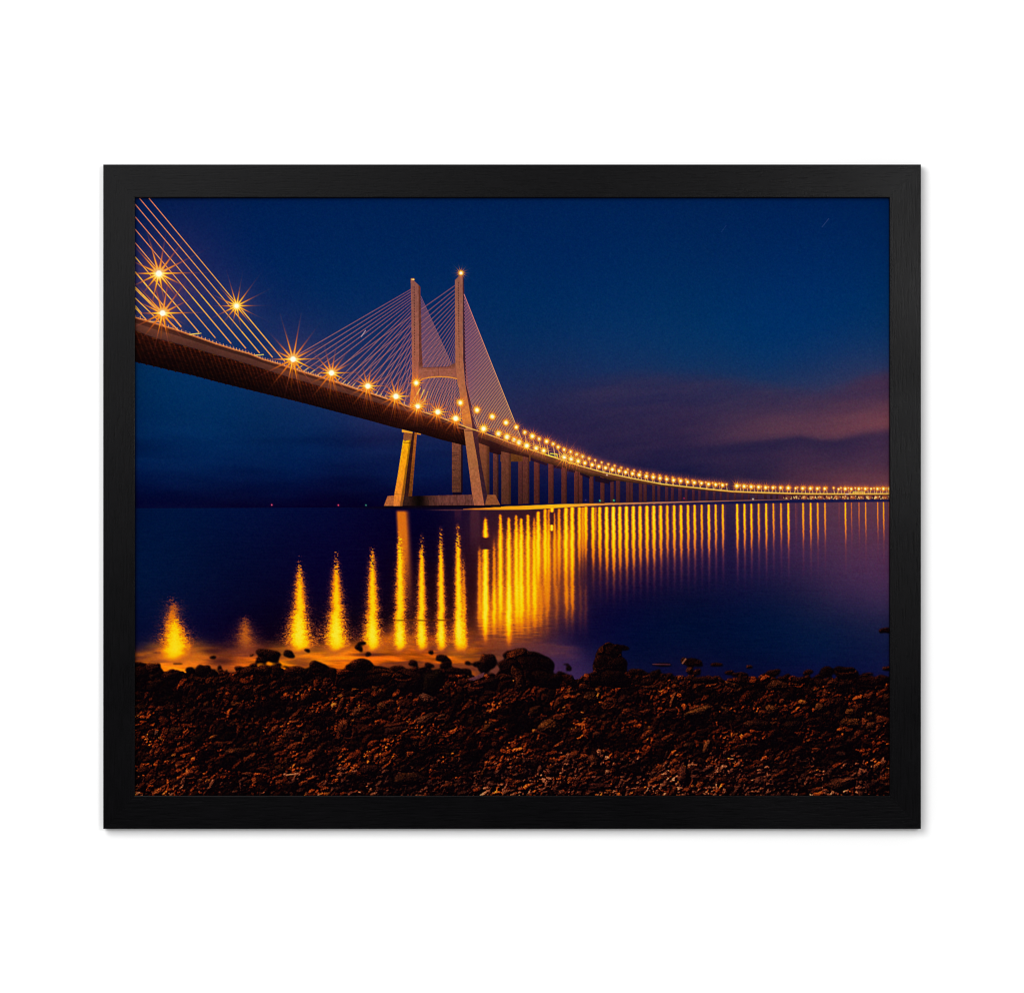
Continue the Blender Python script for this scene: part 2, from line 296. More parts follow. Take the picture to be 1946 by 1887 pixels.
    gc = gc * (1 - cool) + (gc * [.93, .98, 1] + [10, 8, 48]) * cool
    W = W + (gc - W) * np.clip(G / .46, 0, 1)[..., None]
    dl = np.exp(-((Y - 1178.5 - .3 * np.sin(X / 9)) / 1.5) ** 2) * sstep(735, 765, X) * (1 - sstep(846, 870, X)); W += (np.array([120, 52, 8.]) - W) * (dl * .75)[..., None]
    rl = sstep(890, 897, X) * (1 - sstep(908, 916, X)) * (1 - sstep(985, 1070, Y)); W += (np.array([74, 34, 46.]) - W) * (rl * .75)[..., None]
    rl = sstep(862, 866, X) * (1 - sstep(874, 879, X)) * (1 - sstep(975, 1000, Y)); W += (np.array([56, 22, 44.]) - W) * (rl * .7)[..., None]
    # dark line and thin lit mirror band along the far waterline
    wm = sstep(-.8, .8, Y - hor)
    img *= np.array([.97, 1.0, .94]); bl_ = sstep(0, 55, W[..., 2] - W[..., 0])[..., None]; W = W * (1 - bl_ * np.array([.04, 0, .12]))
    lo = interp([(256, 0), (860, 0), (880, 968.6), (930, 968.8), (999, 968.5), (1055, 965.5), (1110, 962), (1160, 959.3), (1260, 956.2), (1400, 952.3), (1500, 950), (1501, 0), (1690, 0)], X[0])[None]
    hi = interp([(256, 1), (870, 967.5), (930, 964.8), (960, 962.4), (999, 961), (1055, 958.6), (1110, 957.2), (1160, 956), (1260, 953.9), (1400, 950.7), (1500, 948.9), (1690, 949)], X[0])[None]
    img += (W - img) * wm[..., None]
    bl = sstep(-2.5, -.5, Y - hor) * (1 - sstep(.5, 6, Y - hor)) * sstep(650, 740, X) * (1 - sstep(980, 1050, X)); img += (np.array([10, 4, 22.]) - img) * (bl * .8)[..., None]
    db = sstep(1180, 1420, X) * sstep(0, 1.5, Y - lo) * 0
    bb = sstep(-.3, 1.5, Y - hor) * (1 - sstep(5, 8, Y - hor)) * sstep(1200, 1420, X); img += (np.array([10, 18, 66.]) - img) * (bb * .85)[..., None]
    mb = sstep(-.6, .6, Y - hi) * (1 - sstep(-.8, .8, Y - lo))
    mcx = np.stack([np.interp(X[0], [870, 900, 960, 1060, 1120, 1180, 1260, 1500], c) for c in ([120, 215, 245, 255, 240, 205, 190, 120], [60, 120, 160, 185, 150, 130, 120, 70], [50, 30, 20, 20, 50, 70, 90, 60])], -1)[None]
    img += (mcx - img) * (mb * sstep(866, 885, X))[..., None]
    mb2 = np.exp(-((Y - 969.2) / 1.2) ** 2) * sstep(800, 850, X) * (1 - sstep(880, 900, X)); img += (np.array([110, 55, 60.]) - img) * (mb2 * .7)[..., None]

    # ---- viaduct piers (far to near)
    def pier(x0, x1, y0, y1, col, dark=.45, tex=.5):
        tex *= .6; col = (col[0], col[1] * .96, col[2] * .96)
        if x0 > 1135: y0 = float(np.interp(x0, [1146, 1257, 1341, 1450, 1690], [900, 921, 931, 938, 941]))
        poly(img, X, Y, [(x0, y0), (x1, y0), (x1, y1), (x0, y1)], lambda x, y: np.array(col, float) * (1 - dark * sstep(x0 + .62 * (x1 - x0), x1, x))[..., None] * (1.12 - .35 * (y - y0) / (y1 - y0))[..., None], tex=tex, seed=int(x0) % 97, sx=1.8, sy=3.)
    dk = [(1006, 853.7), (1030, 861.6), (1061.7, 872), (1096.7, 883.9), (1146, 897.4), (1198.5, 908.5), (1257, 919.6), (1293.8, 923.9), (1341, 928.8), (1392.7, 933.8), (1450, 936), (1533, 938.2), (1613, 938.6), (1690, 938.2)]
    dkb = [(999, 866), (1006, 868.5), (1039.5, 880.5), (1071, 888.6), (1100, 896.6), (1122, 906), (1131, 905), (1142, 905.5), (1160, 913), (1171, 913.5), (1195, 916.5), (1259, 924.2), (1293.8, 928.6), (1341, 933), (1392.7, 937.4), (1450, 939.6), (1533, 941), (1690, 941)]
    for a, b in [(1435, 1439.6), (1421, 1425), (1408.8, 1413), (1394.6, 1399), (1381, 1386), (1367.7, 1372), (1354.8, 1360), (1340.7, 1346.5), (1327, 1332), (1315, 1320.8), (1301.5, 1306.6), (1289, 1295.7), (1275, 1281), (1264, 1270), (1249.5, 1255), (1239.4, 1245), (1222.8, 1229.5), (1214, 1221), (1197.7, 1203), (1189.7, 1197.5), (1170.6, 1178.6), (1160, 1166.7)]:
        pier(a, b, 905, float(interp([(256, 966), (960, 961), (1160, 956), (1300, 952), (1500, 948)], a)), (74, 36, 50) if a > 1240 else (78, 38, 42), .25, .3)
    for x in (1452, 1463, 1474, 1486, 1497, 1509): pier(x, x + 5, 938, 948, (60, 28, 44), .2, .2)
    for a, b, y0 in ((1141, 1149, 900), (1119.8, 1128, 900), (1100, 1107.5, 895), (1091, 1100, 890), (1066.8, 1077.3, 885), (1042, 1052.5, 878), (1014.8, 1025.8, 870)):
        pier(a, b, y0, 957, (88, 42, 38), .35, .45)
    pier(984.6, 993.6, 870, 958, (84, 42, 40), .3, .4)
    pier(937, 947.2, 862, 948, (84, 46, 42), .5, .6)
    # girder side, lit band
    n = len(dk)
    poly(img, X, Y, [(985, 845)] + dk + dkb[::-1] + [(985, 862)], lambda x, y: np.array([98, 54, 34.]) * (1 - .45 * sstep(.3, 1, (y - interp(dk, x)) / (interp(dkb, x) - interp(dk, x) + .1)))[..., None], tex=.3, seed=4, sx=5)
    for a, b, t0 in ((1008, 1040, 1.2), (1052, 1068, 1), (1077, 1093, 1), (1102, 1121, 1), (1131, 1158, 2)):
        poly(img, X, Y, [(a, float(interp(dkb, a))), (b, float(interp(dkb, b))), (b, float(interp(dkb, b)) + 4 * t0), (a, float(interp(dkb, a)) + 5 * t0)], (26, 10, 26), .85)
    poly(img, X, Y, [(1129, 904), (1160, 912), (1171, 914), (1159, 916.5), (1146, 916), (1133, 909)], (30, 14, 26), .9)
    poly(img, X, Y, [(951, 846), (1008, 858), (1008, 877), (951, 877.5)], (92, 52, 22), 1, .4, 6)
    poly(img, X, Y, [(930, 838), (953, 846), (953, 864), (946, 864), (930, 859)], (28, 10, 16), 1, .4, 7)
    pier(993.4, 1006, 852, 957, (92, 48, 40), .4, .6)
    pier(952.8, 971, 846, 958, (104, 58, 42), .35, .5)
    pier(908, 930, 832, 945, (120, 68, 44), .4, .4)
    pier(859, 877.3, 838, 935.6, (110, 64, 46), .2, .7); poly(img, X, Y, [(876.5, 840), (879.5, 840), (879.5, 936), (876.5, 936)], (22, 8, 22))
    for y in (861, 865, 876, 893, 909, 913, 919, 922, 929): stroke(img, X, Y, (860, y), (860 + rg.uniform(6, 17), y + rg.uniform(-.5, .5)), 1.1, (46, 24, 30), .7)
    poly(img, X, Y, [(860, 935.6), (878, 935.6), (878, 941), (860, 941)], (14, 6, 26))
    # ---- pylon foot
    poly(img, X, Y, [(768, 943), (898, 940), (901, 961), (764, 961.5)], lambda x, y: (np.array([92, 50, 44.]) * (.55 + .55 * sstep(790, 850, x) - .45 * np.exp(-((x - 797) / 14) ** 2))[..., None]), tex=.5, seed=12, sx=2.2, sy=6)
    poly(img, X, Y, [(736.6, 942.7), (753, 941.5), (750, 962), (729.4, 962)], (176, 96, 50), 1, .35, 13)
    poly(img, X, Y, [(920, 940.3), (941.7, 940.3), (950.4, 959.6), (920.2, 960)], (142, 78, 44), 1, .35, 14)
    poly(img, X, Y, [(729, 961.4), (951, 959.5), (952, 963.5), (729, 964.4)], (12, 4, 14))
    # left leg
    poly(img, X, Y, [(786, 822), (792.6, 822), (783, 943), (774, 943)], lambda x, y: np.array([150, 78, 26.]) * (1.1 - .4 * sstep(830, 940, y))[..., None], tex=.4, seed=15)
    poly(img, X, Y, [(780, 822), (788, 822), (776, 943), (765, 943)], (46, 20, 20), 1, .5, 16)
    poly(img, X, Y, [(767.6, 822), (784, 822), (781.5, 837), (766, 838)], (138, 78, 44), 1, .25, 17)
    poly(img, X, Y, [(766, 836), (770, 838.5), (773, 837), (781.2, 836), (773, 899), (768.4, 941), (764.5, 961.6), (747.6, 961.6), (749.3, 940), (755.6, 905)],
         lambda x, y: np.stack([np.interp(y, [836, 880, 930, 961], c) for c in ([255, 255, 242, 220], [172, 160, 138, 122], [10, 16, 34, 52])], -1) * (1 - .42 * sstep(0, 3, x - (781 - (y - 836) * .148 - 4)))[..., None], tex=.3, seed=18, sx=3, sy=5)
    stroke(img, X, Y, (767, 841), (780, 842), 1, (60, 26, 10), .8); stroke(img, X, Y, (750, 939), (768, 940), 1, (90, 50, 20), .6)
    # piers behind done; right leg
    poly(img, X, Y, [(896, 816), (907, 818), (911.5, 864), (926, 942), (921, 961), (912, 940), (903, 880)], (52, 28, 40), 1, .4, 19)
    poly(img, X, Y, [(881.5, 816), (897, 816), (906.7, 872), (913.8, 920), (920.4, 960.3), (901, 960.3), (897, 938.7), (890.8, 888)],
         lambda x, y: np.stack([np.interp(y, [816, 870, 930, 960], c) for c in ([170, 164, 166, 168], [104, 98, 94, 92], [56, 58, 60, 64])], -1), tex=.28, seed=20, sx=2.6, sy=4)
    # ---- pylon towers
    def tower(front, side, cf, cs, seed):
        poly(img, X, Y, side, cs, 1, .22, seed, 3, 5); poly(img, X, Y, front, cf, 1, .2, seed + 1, 3, 5)
    glowf = lambda x, y: np.stack([np.interp(y, [530, 650, 700, 735, 775], c) for c in ([136, 154, 166, 214, 244], [82, 90, 92, 108, 122], [72, 72, 68, 46, 26])], -1)
    # left-tower's right-hand fan, behind everything
    def fan(tx0, ty0, tx1, ty1, d0, d1, nn, w, col, al, p=1., colb=None):
        for i in range(nn):
            t = i / (nn - 1); a = (tx0 + (tx1 - tx0) * t, ty0 + (ty1 - ty0) * t)
            u = t ** p; b = (d0[0] + (d1[0] - d0[0]) * u, d0[1] + (d1[1] - d0[1]) * u)
            stroke(img, X, Y, a, b, w, col, al, colb or col)
    fan(799.6, 563, 801, 696, (916, 822), (806, 783), 26, .96, (178, 100, 114), .85, 1.08, (236, 150, 84))
    fan(865, 542.5, 867, 690, (616, 718), (862, 800), 21, .92, (172, 96, 108), .82, .72, (222, 136, 96))
    tower([(780.3, 529.7), (786.6, 533.7), (795.4, 541.8), (796.4, 700), (796, 730), (797, 776), (778, 775), (783, 716), (783, 696), (781.6, 591)],
          [(794.4, 541), (798.8, 545), (800.2, 601), (801.4, 665), (803.5, 696), (803, 722), (797.5, 728), (799, 776), (794, 776)], glowf, (100, 52, 42), 22)
    poly(img, X, Y, [(795.5, 688), (798, 693), (803.3, 698.2), (830, 697.8), (851, 696.8), (859, 692.7), (866, 689), (869, 720.5), (855.8, 717.7), (835, 716.5), (814.5, 718.1), (801.7, 722.1), (795.5, 726)],
         lambda x, y: np.array([140, 80, 62.]) * (1.05 - .35 * sstep(704, 690, y) )[..., None] - 0, tex=.25, seed=25, sx=3)
    stroke(img, X, Y, (800, 705), (864, 703), 1, (172, 102, 84), .55); stroke(img, X, Y, (801, 699), (856, 697.6), 1.6, (92, 46, 44), .7)
    stroke(img, X, Y, (833, 700), (834, 716), 1, (84, 40, 36), .6)
    pline(img, X, Y, [(797, 724.5), (803, 720.4), (815, 717.6), (835, 716), (853, 717), (868, 720)], 2.2, (236, 146, 44), .95)
    tower([(864.5, 532.9), (872.5, 525), (875, 522.6), (879.4, 526), (880, 681), (884, 728), (889, 760), (897, 806), (897, 818), (884, 818), (879, 804), (876.5, 780), (872.5, 740), (869.3, 728.5), (865.3, 688.7)],
          [(878.9, 525), (881.4, 526.6), (883, 601), (884.6, 681), (891, 740), (897.5, 788), (903, 812), (903, 820), (895, 820), (888, 760), (880, 681)], lambda x, y: np.stack([np.interp(y, [530, 650, 740, 790, 815], c) for c in ([142, 160, 174, 220, 190], [88, 96, 100, 124, 108], [74, 72, 64, 48, 52])], -1), (62, 32, 46), 28)
    for i in range(34):
        t = i / 33; y = 545 + 170 * t
        stroke(img, X, Y, (786.9 + 1.6 * t, y), (787.1 + 1.6 * t, y + 2), 1.35, (58, 26, 30), .8 - .5 * (t > .78))
        y = 537 + 160 * t; stroke(img, X, Y, (870.6 + 2.2 * t, y), (870.9 + 2.2 * t, y + 2), 1.35, (58, 26, 30), .8 - .5 * (t > .78))
    # fans in front of the towers: left fan of near cable plane, right fan of the right tower
    left = [(780.5, 550.4, 553, 682), (780.6, 556, 553, 699.4), (780.8, 562.5, 569, 705), (781, 568.5, 585, 709.5), (781.2, 575, 601.7, 714.5), (781.3, 582, 626, 722), (781.5, 589, 646, 729), (781.7, 597, 655.5, 732.5), (781.8, 605, 668, 736), (782, 613, 681, 740), (782.2, 622, 700, 746.5), (782.4, 632, 712, 750), (782.6, 642, 722, 754), (782.8, 653, 733, 757), (783, 664, 745, 761), (783.2, 677, 757, 765), (783.4, 690, 768, 769)]
    left = [tuple(np.interp(np.arange(21) * 16 / 20., np.arange(17), [q[k] for q in left])) for k in range(4)]; left = list(zip(*left))
    for i, (a, b, c, d) in enumerate(left):
        stroke(img, X, Y, (a, b), (c, d), .98, (176, 96, 108), .85, (224, 136, 104))
        stroke(img, X, Y, (c + (a - c) * .05, d + (b - d) * .05), (c, d), 1.5, (250, 190, 96), .8)
    for a, b, c, d in ((553, 699.4, 566, 692), (628, 723.5, 637.5, 716), (699.5, 748, 704.5, 740), (779.5, 772, 799, 737.5), (796, 764, 806, 741), (805.5, 764, 813, 745)):
        stroke(img, X, Y, (a, b), (c, d), 2.0, (255, 196, 76), .95)
    fan(864.8, 543, 866, 690, (616, 718), (862, 800), 21, .7, (170, 92, 86), .45, .72)
    fan(882, 560, 885.5, 726, (991.5, 836), (908, 812), 25, 1.0, (188, 106, 112), .97, 1.04, (244, 168, 96))
    stroke(img, X, Y, (882, 560), (991.5, 836), 1.3, (206, 122, 116), .9, (250, 176, 90))
    # planes' trail and star trails in the sky
    stroke(img, X, Y, (686.5, 640), (694.8, 628.2), 1.1, (215, 180, 190), .9)
    stroke(img, X, Y, (1562, 432), (1575, 416), 1., (96, 100, 150), .45); stroke(img, X, Y, (1371, 441), (1380, 429), 1., (40, 66, 120), .6)

    # ---- bridge deck, near span
    top = [(250, 601), (256, 603), (276, 608.5), (313, 620), (335.5, 626.8), (357.7, 634.7), (388, 645), (410, 653), (445, 664), (474, 672), (500, 682.7), (532, 692), (570, 705), (601.7, 714.5), (640, 726.4), (679.7, 740), (711.4, 750), (735, 758), (764, 768.6), (787, 777.5), (838, 794), (859, 802), (888, 812.3), (906.7, 818.5), (938.5, 829.5), (970, 841.7), (1006, 853.7)]
    fas = [(250, 626), (256, 628), (294, 642.5), (342.5, 655), (380, 665.5), (412.8, 675), (472, 692), (499, 700.5), (547.7, 716.5), (619, 737), (659, 748), (738.5, 771.7), (799, 789), (860, 808), (888, 818), (906.7, 829), (930, 838), (953, 848), (970, 855), (1006, 867)]
    bot = [(250, 686), (256, 687.7), (299, 697.7), (331.7, 705.8), (364, 713), (418, 727.4), (499, 747.5), (543, 758), (579.5, 767), (627, 779.6), (697, 798), (751, 813), (799, 824), (836.7, 835.4), (852.6, 839.4), (884, 847)]
    def under(x, y):
        u = (y - interp(fas, x)) / (interp(bot, x) - interp(fas, x) + .1)
        c = np.array([25, 8, 2.]) * (1.2 - .85 * u)[..., None]
        g = fbm((x + y * .3) / 9., (y - x * .27) / 2.2, 81, 3); g2 = fbm((x + y) / 3., (y - x * .26) / 1.6, 85, 2)
        c = c * (.35 + 1.3 * g)[..., None] * (.55 + .9 * g2)[..., None]
        ph = (x * 1.0 - (y - interp(fas, x)) * .55) / np.interp(x, [256, 860], [13.5, 7.]); rb = .5 + .5 * np.cos(2 * np.pi * ph)
        c = c * (.72 + .75 * rb ** 3)[..., None] * (1 + .5 * (1 - u) ** 3)[..., None]
        return c + np.array([5, 2, 5])
    poly(img, X, Y, [(250, 624)] + [p for p in fas[1:15]] + [(886, 847)] + bot[::-1], under)
    for i in range(46):   # cross girders: a small toothed lower edge and lit brackets under the fascia
        x = 262 + i * 14. - i * i * .02; y = float(interp(bot, x)); sc = 1 - i / 70
        poly(img, X, Y, [(x, y - 1), (x + 4.5 * sc, y), (x + 3.5 * sc, y + 2.2 * sc), (x + 1, y + 1.6 * sc)], (24, 8, 8))
        x = 258 + i * 31 * .985 ** i
        if x < 860:
            y = float(interp(fas, x)); sc = 1 - (x - 256) / 800
            poly(img, X, Y, [(x, y - .5), (x + 13 * sc, y + 3.2 * sc), (x + 9 * sc, y + 4.6 * sc), (x + 4 * sc, y + 4 * sc)], (84, 42, 14), .85)
    def fascia(x, y):
        u = (y - interp(top, x)) / (interp(fas, x) - interp(top, x) + .1)
        a = np.stack([np.interp(u, [0, .10, .16, .40, .44, .95, 1], c) for c in ([112, 70, 56, 62, 88, 76, 44], [52, 34, 28, 34, 50, 42, 24], [34, 24, 22, 28, 40, 35, 20])], -1)
        return a * (.92 + .16 * fbm(x / 26, y / 8, 91, 3))[..., None] * (1 - .2 * sstep(600, 850, x))[..., None]
    poly(img, X, Y, top[:24] + fas[:15][::-1], fascia)
    t2 = top[23:]; f2 = [(904, 829), (930, 837), (953, 846), (970, 853), (1006, 865)]
    poly(img, X, Y, [(904, 828), (1006, 864), (1006, 870), (953, 858), (930, 849), (904, 840)], (30, 13, 16), .9)
    poly(img, X, Y, t2 + f2[::-1], lambda x, y: np.array([94, 50, 32.]) * (1 - .3 * sstep(0, 12, y - interp(t2, x)))[..., None], tex=.2, seed=77)
    # right-hand leg passes in front of the deck
    poly(img, X, Y, [(897, 804), (903, 812), (908, 820), (911.5, 864), (915, 885), (907, 872), (897, 818)], (54, 28, 38), 1, .3, 19)
    poly(img, X, Y, [(881.5, 816), (897, 816), (906.7, 872), (909, 886), (890.8, 888)], lambda x, y: np.stack([np.interp(y, [816, 888], c) for c in ([172, 164], [104, 98], [58, 58])], -1), tex=.2, seed=20, sx=2.6, sy=4)
    poly(img, X, Y, [(886.5, 806.5), (897, 805.5), (898, 818), (884, 817)], (172, 100, 64), 1, .15, 92); stroke(img, X, Y, (868, 812.5), (899, 818.5), 1.6, (150, 84, 60), .9); stroke(img, X, Y, (884, 818.6), (908, 819.5), 1.2, (70, 34, 34), .8)
    # cap over left leg
    poly(img, X, Y, [(763.6, 816.2), (773, 818.5), (784, 821), (784, 823.5), (763.6, 821.5)], (246, 160, 40)); poly(img, X, Y, [(792, 822.5), (800, 824.6), (800, 826.4), (792, 825.4)], (214, 128, 30))
    # railing: lit top line and posts
    pline(img, X, Y, top[:20], 1.9, (240, 140, 66), .92); pline(img, X, Y, [(x, y + 2.0) for x, y in top[:16]], 1.0, (176, 92, 56), .8)
    pline(img, X, Y, top[19:], 1.8, (250, 180, 80), .95)
    x = 257.; st = 9.6
    while x < 880:
        y = float(interp(top, x)); h = 4.2 - 2.2 * (x - 256) / 620
        stroke(img, X, Y, (x, y), (x, y - h), 1.1, (246, 166, 96), .9); x += st; st = max(2.6, st * .981)
    pline(img, X, Y, [(x, y - 3.2 + 1.6 * (x - 256) / 600) for x, y in top[1:16]], .6, (190, 110, 96), .6)
    stroke(img, X, Y, (361, 635.8), (381.6, 633.6), 2., (250, 200, 90)); stroke(img, X, Y, (485, 675.3), (500.5, 674.2), 1.7, (250, 200, 90)); stroke(img, X, Y, (283, 611), (302, 612), 1.5, (240, 170, 90))
    # viaduct road edge line, glowing
    pline(img, X, Y, dk, 2.2, (255, 196, 72), .95); pline(img, X, Y, [(x, y + .9) for x, y in dk[8:]], 1.4, (255, 170, 70), .7)
    # ---- stay cables of the near pylon (outside the picture)
    for (a, b, c, d, w, mid) in ((282, 376, 541, 687, 1.7, .64), (264, 376, 517.5, 678.7, 1.7, .72), (256, 387.5, 493, 670.6, 1.7, .86), (256, 411.3, 467, 662, 1.7, .6), (256, 435, 438.9, 652.6, 1.7, .6), (256, 460.6, 409.3, 642.4, 1.7, .3), (256, 487.6, 378.4, 632, 2.0, .3), (256, 516, 344, 621, 2.5, .2), (256, 545, 338.7, 628, 2.3, .2), (256, 548.5, 300, 592, 1.8, .2), (256, 565.5, 312.4, 620.4, 1.9, .2), (256, 580, 269.5, 596, 1.8, .2), (256, 584, 278, 608, 1.9, .2)):
        m = (a + (c - a) * mid, b + (d - b) * mid)
        k0 = (232, 128, 92) if b < 480 else (252, 172, 60)
        stroke(img, X, Y, (a, b), m, w, k0, .95, (254, 172, 62)); stroke(img, X, Y, m, (c, d), w * (1.25 if mid > .5 else 1.05), (255, 178, 60), 1, (250, 150, 78))
    for i in range(5):
        c = [(344, 621), (378.4, 632), (409.3, 642.4), (438.9, 652.6), (467, 662)][i]; stroke(img, X, Y, c, (c[0] + 7, c[1] + 8), 1, (84, 48, 66), .8)
    # ---- city lights under the far viaduct
    poly(img, X, Y, [(1480, 941), (1690, 941), (1690, 948.5), (1480, 949)], (84, 34, 46), .7, .3, 93)
    for i in range(14):
        x = 1497.5 + i * 15.3; s = win(x - 14, 935, x + 14, 956); e = np.exp(-((X[s] - x) / 5.5) ** 4 - ((Y[s] - 945.5) / 3.2) ** 2); img[s] += (np.array([214, 112, 44.]) - img[s]) * (e * (.85 if i > 1 else .3))[..., None]
    for i in range(170):
        x = rg.uniform(1482, 1690); gap = (x % 15.3) < 3
        if gap or rg.random() < (1505 - x) / 22: continue
        y = rg.uniform(943, 948.2); r = rg.uniform(.5, 1.25)
        s = win(x - 4, y - 4, x + 4, y + 4)
        if s is None: continue
        e = np.exp(-((X[s] - x) ** 2 + (Y[s] - y) ** 2) / r ** 2)
        img[s] += (np.array([255, 205, 120.]) - img[s]) * np.clip(e * 1.1, 0, 1)[..., None]
    for i in range(14): x = 1490 + i * 15.3; poly(img, X, Y, [(x, 941), (x + 2.6, 941), (x + 2.6, 947), (x, 947)], (48, 18, 30), .8)
    stroke(img, X, Y, (1607, 939), (1612, 939), 1.3, (210, 190, 210), .9)
    pline(img, X, Y, [(1621, 938), (1621.5, 934.6), (1643, 934.6), (1643.5, 938)], 1.2, (255, 214, 70)); stroke(img, X, Y, (1621, 936.6), (1643, 936.6), 1., (250, 190, 60))
    # gantry nearer
    pline(img, X, Y, [(1046, 862), (1057, 863), (1058.5, 863.5), (1059, 870)], 1.8, (255, 216, 60)); pline(img, X, Y, [(1031, 862), (1044, 866), (1058, 870)], 2.2, (255, 220, 60), .9); stroke(img, X, Y, (1081, 880), (1094, 881), 2.4, (255, 220, 60))
    # coloured buoys
    for x, y, c in ((516.5, 959.5, (235, 40, 90)), (643, 960, (235, 40, 80)), (695.5, 960, (20, 130, 100)), (1140, 951.5, (60, 210, 150)), (1166.6, 951, (70, 220, 140)), (1113, 950.5, (60, 40, 110)), (1300, 947, (150, 30, 70)), (1431, 948.5, (220, 200, 180)), (1153.5, 902.5, (255, 200, 170))):
        s = win(x - 6, y - 6, x + 6, y + 6); e = np.exp(-((X[s] - x) ** 2 + (Y[s] - y) ** 2) / 1.5) + .25 * np.exp(-((X[s] - x) ** 2 + (Y[s] - y) ** 2) / 7)
        img[s] += (np.array(c, float) - img[s]) * np.clip(e, 0, 1)[..., None]
        if y > 955: s = win(x - 2, y - 2, x + 2, y + 2); img[s] += (np.array([235, 190, 210.]) - img[s]) * (np.exp(-((X[s] - x) ** 2 + (Y[s] - y) ** 2) / .35) * .6)[..., None]

    # ---- lamps
    farrow = [(997.4, 822), (1011.7, 829), (1024.4, 834.3), (1038.7, 839), (1051, 844), (1060.6, 849.7), (1072, 854.8), (1084, 859), (1095.6, 863.7), (1107, 867.7), (1119.5, 871.6), (1131, 875), (1143.3, 879), (1156, 882.6), (1168, 885.5), (1180.7, 889), (1193, 892.3), (1204.8, 894.4), (1216.6, 897.2), (1229.2, 899.7), (1241.4, 902), (1253.5, 904), (1265.8, 906.4), (1278.4, 908), (1290.3, 910.4), (1303.4, 912), (1315.9, 913.9), (1328.9, 915.5), (1341.3, 917), (1354.2, 918), (1367, 919.4), (1380.5, 920.7), (1406.6, 922.5), (1419.7, 923.5), (1433.2, 924.4), (1446.3, 925)] + [(1440 + v / 7.485, 925.8 + v / 700.) for v in (150, 250, 350, 455, 562, 670, 775, 878, 978, 1080, 1183, 1290, 1388, 1478, 1562, 1655, 1740, 1828)]
    nearrow = [(1019, 851.8, 1), (1033.4, 856.5, .9), (1072.6, 869, 1.5), (1085.6, 872.4, 1.15), (1098.8, 876.4, 1), (1111.5, 880, .9), (1125.3, 883.4, .9), (1138, 886.6, .85), (1150.8, 889.4, .85), (1163.8, 892.3, 1), (1176.5, 895, .85), (1189, 897.4, .9), (1202, 900.2, .95), (1214.8, 902.6, .95), (1228.4, 905.2, 1), (1241.4, 907, 1), (1254.2, 909, .9), (1267, 910.7, .85), (1280, 912.7, .95), (1293.4, 914, 1), (1306.6, 916, .9), (1319.5, 917.3, .9), (1333, 918.4, .8), (1346.5, 920, .95), (1360, 921, .9), (1373, 922, .9), (1400.4, 923.5, 1.15), (1414, 924.4, 1), (1427.4, 925.2, 1), (1441.5, 925.7, .9), (1455, 926.8, .95), (1469, 926.8, .8), (1483.4, 927, .8), (1497.8, 927.5, 1), (1511.9, 928, .45), (1525.5, 928.2, .85), (1540, 928.4, .9), (1553.3, 928.6, .8), (1567.3, 928.8, .75), (1593.6, 929.5, .45), (1606.3, 929, .85), (1617.7, 929.2, .65), (1632, 929, .7), (1644.4, 929, .8), (1655.4, 929, .45), (1667.5, 929, .75), (1678.9, 929, .85), (1689.6, 929, .7)]
    def dky(x): return float(interp([(906.7, 818.5), (938.5, 829.5), (970, 841.7)] + dk, x))
    for x, y in farrow:
        ln = max(1.5, 5 - (x - 1000) * .012); stroke(img, X, Y, (x, y), (x + ln, dky(x + ln)), 1.5 if x < 1200 else 1.15, (246, 156, 84), 1, (255, 196, 110))
    for x, y, k in nearrow: stroke(img, X, Y, (x, y), (x - 2.2, dky(x - 2)), 1.4, (255, 190, 84), .95)
    stroke(img, X, Y, (874.8, 766), (875.6, 800), 1.4, (255, 190, 80), .9)
    for x0, y0 in ((1385, 925), (1394, 926), (1579, 933)): stroke(img, X, Y, (x0, y0), (x0 + 1, 936), .8, (170, 90, 80), .7)
    for i, (x, y) in enumerate(farrow):
        c = float(np.interp(x, [997, 1100, 1200, 1690], [1.7, 1.25, .95, .85])); star(img, X, Y, x, y, c, 9 if x < 1120 else 5, 5 if x < 1150 else 3, .85 if x < 1110 else .62, .6, i)
    for i, (x, y, k) in enumerate(nearrow):
        c = float(np.interp(x, [1000, 1100, 1300, 1690], [2.2, 1.75, 1.5, 1.4])) * (.6 + .4 * k)
        star(img, X, Y, x, y, c, (15 if x < 1100 else 8.5) * k, (7 if x < 1200 else 5.5) * k, min(1., .72 + .25 * k), .6, 40 + i)
    # haze of light round the near lamps
    for x, y, r, a in ((302, 540, 90, .22), (440, 590, 60, .10), (560, 670, 70, .12), (640, 700, 60, .10), (760, 750, 80, .16), (860, 780, 80, .12), (960, 820, 60, .14), (1050, 858, 50, .12)):
        s = win(x - 2.5 * r, y - 2.5 * r, x + 2.5 * r, y + 2.5 * r); e = np.exp(-((X[s] - x) ** 2 + (Y[s] - y) ** 2) / r ** 2) * a
        img[s] = 255 - (255 - img[s]) * (1 - e[..., None] * np.array([110, 30, 20]) / 255.)
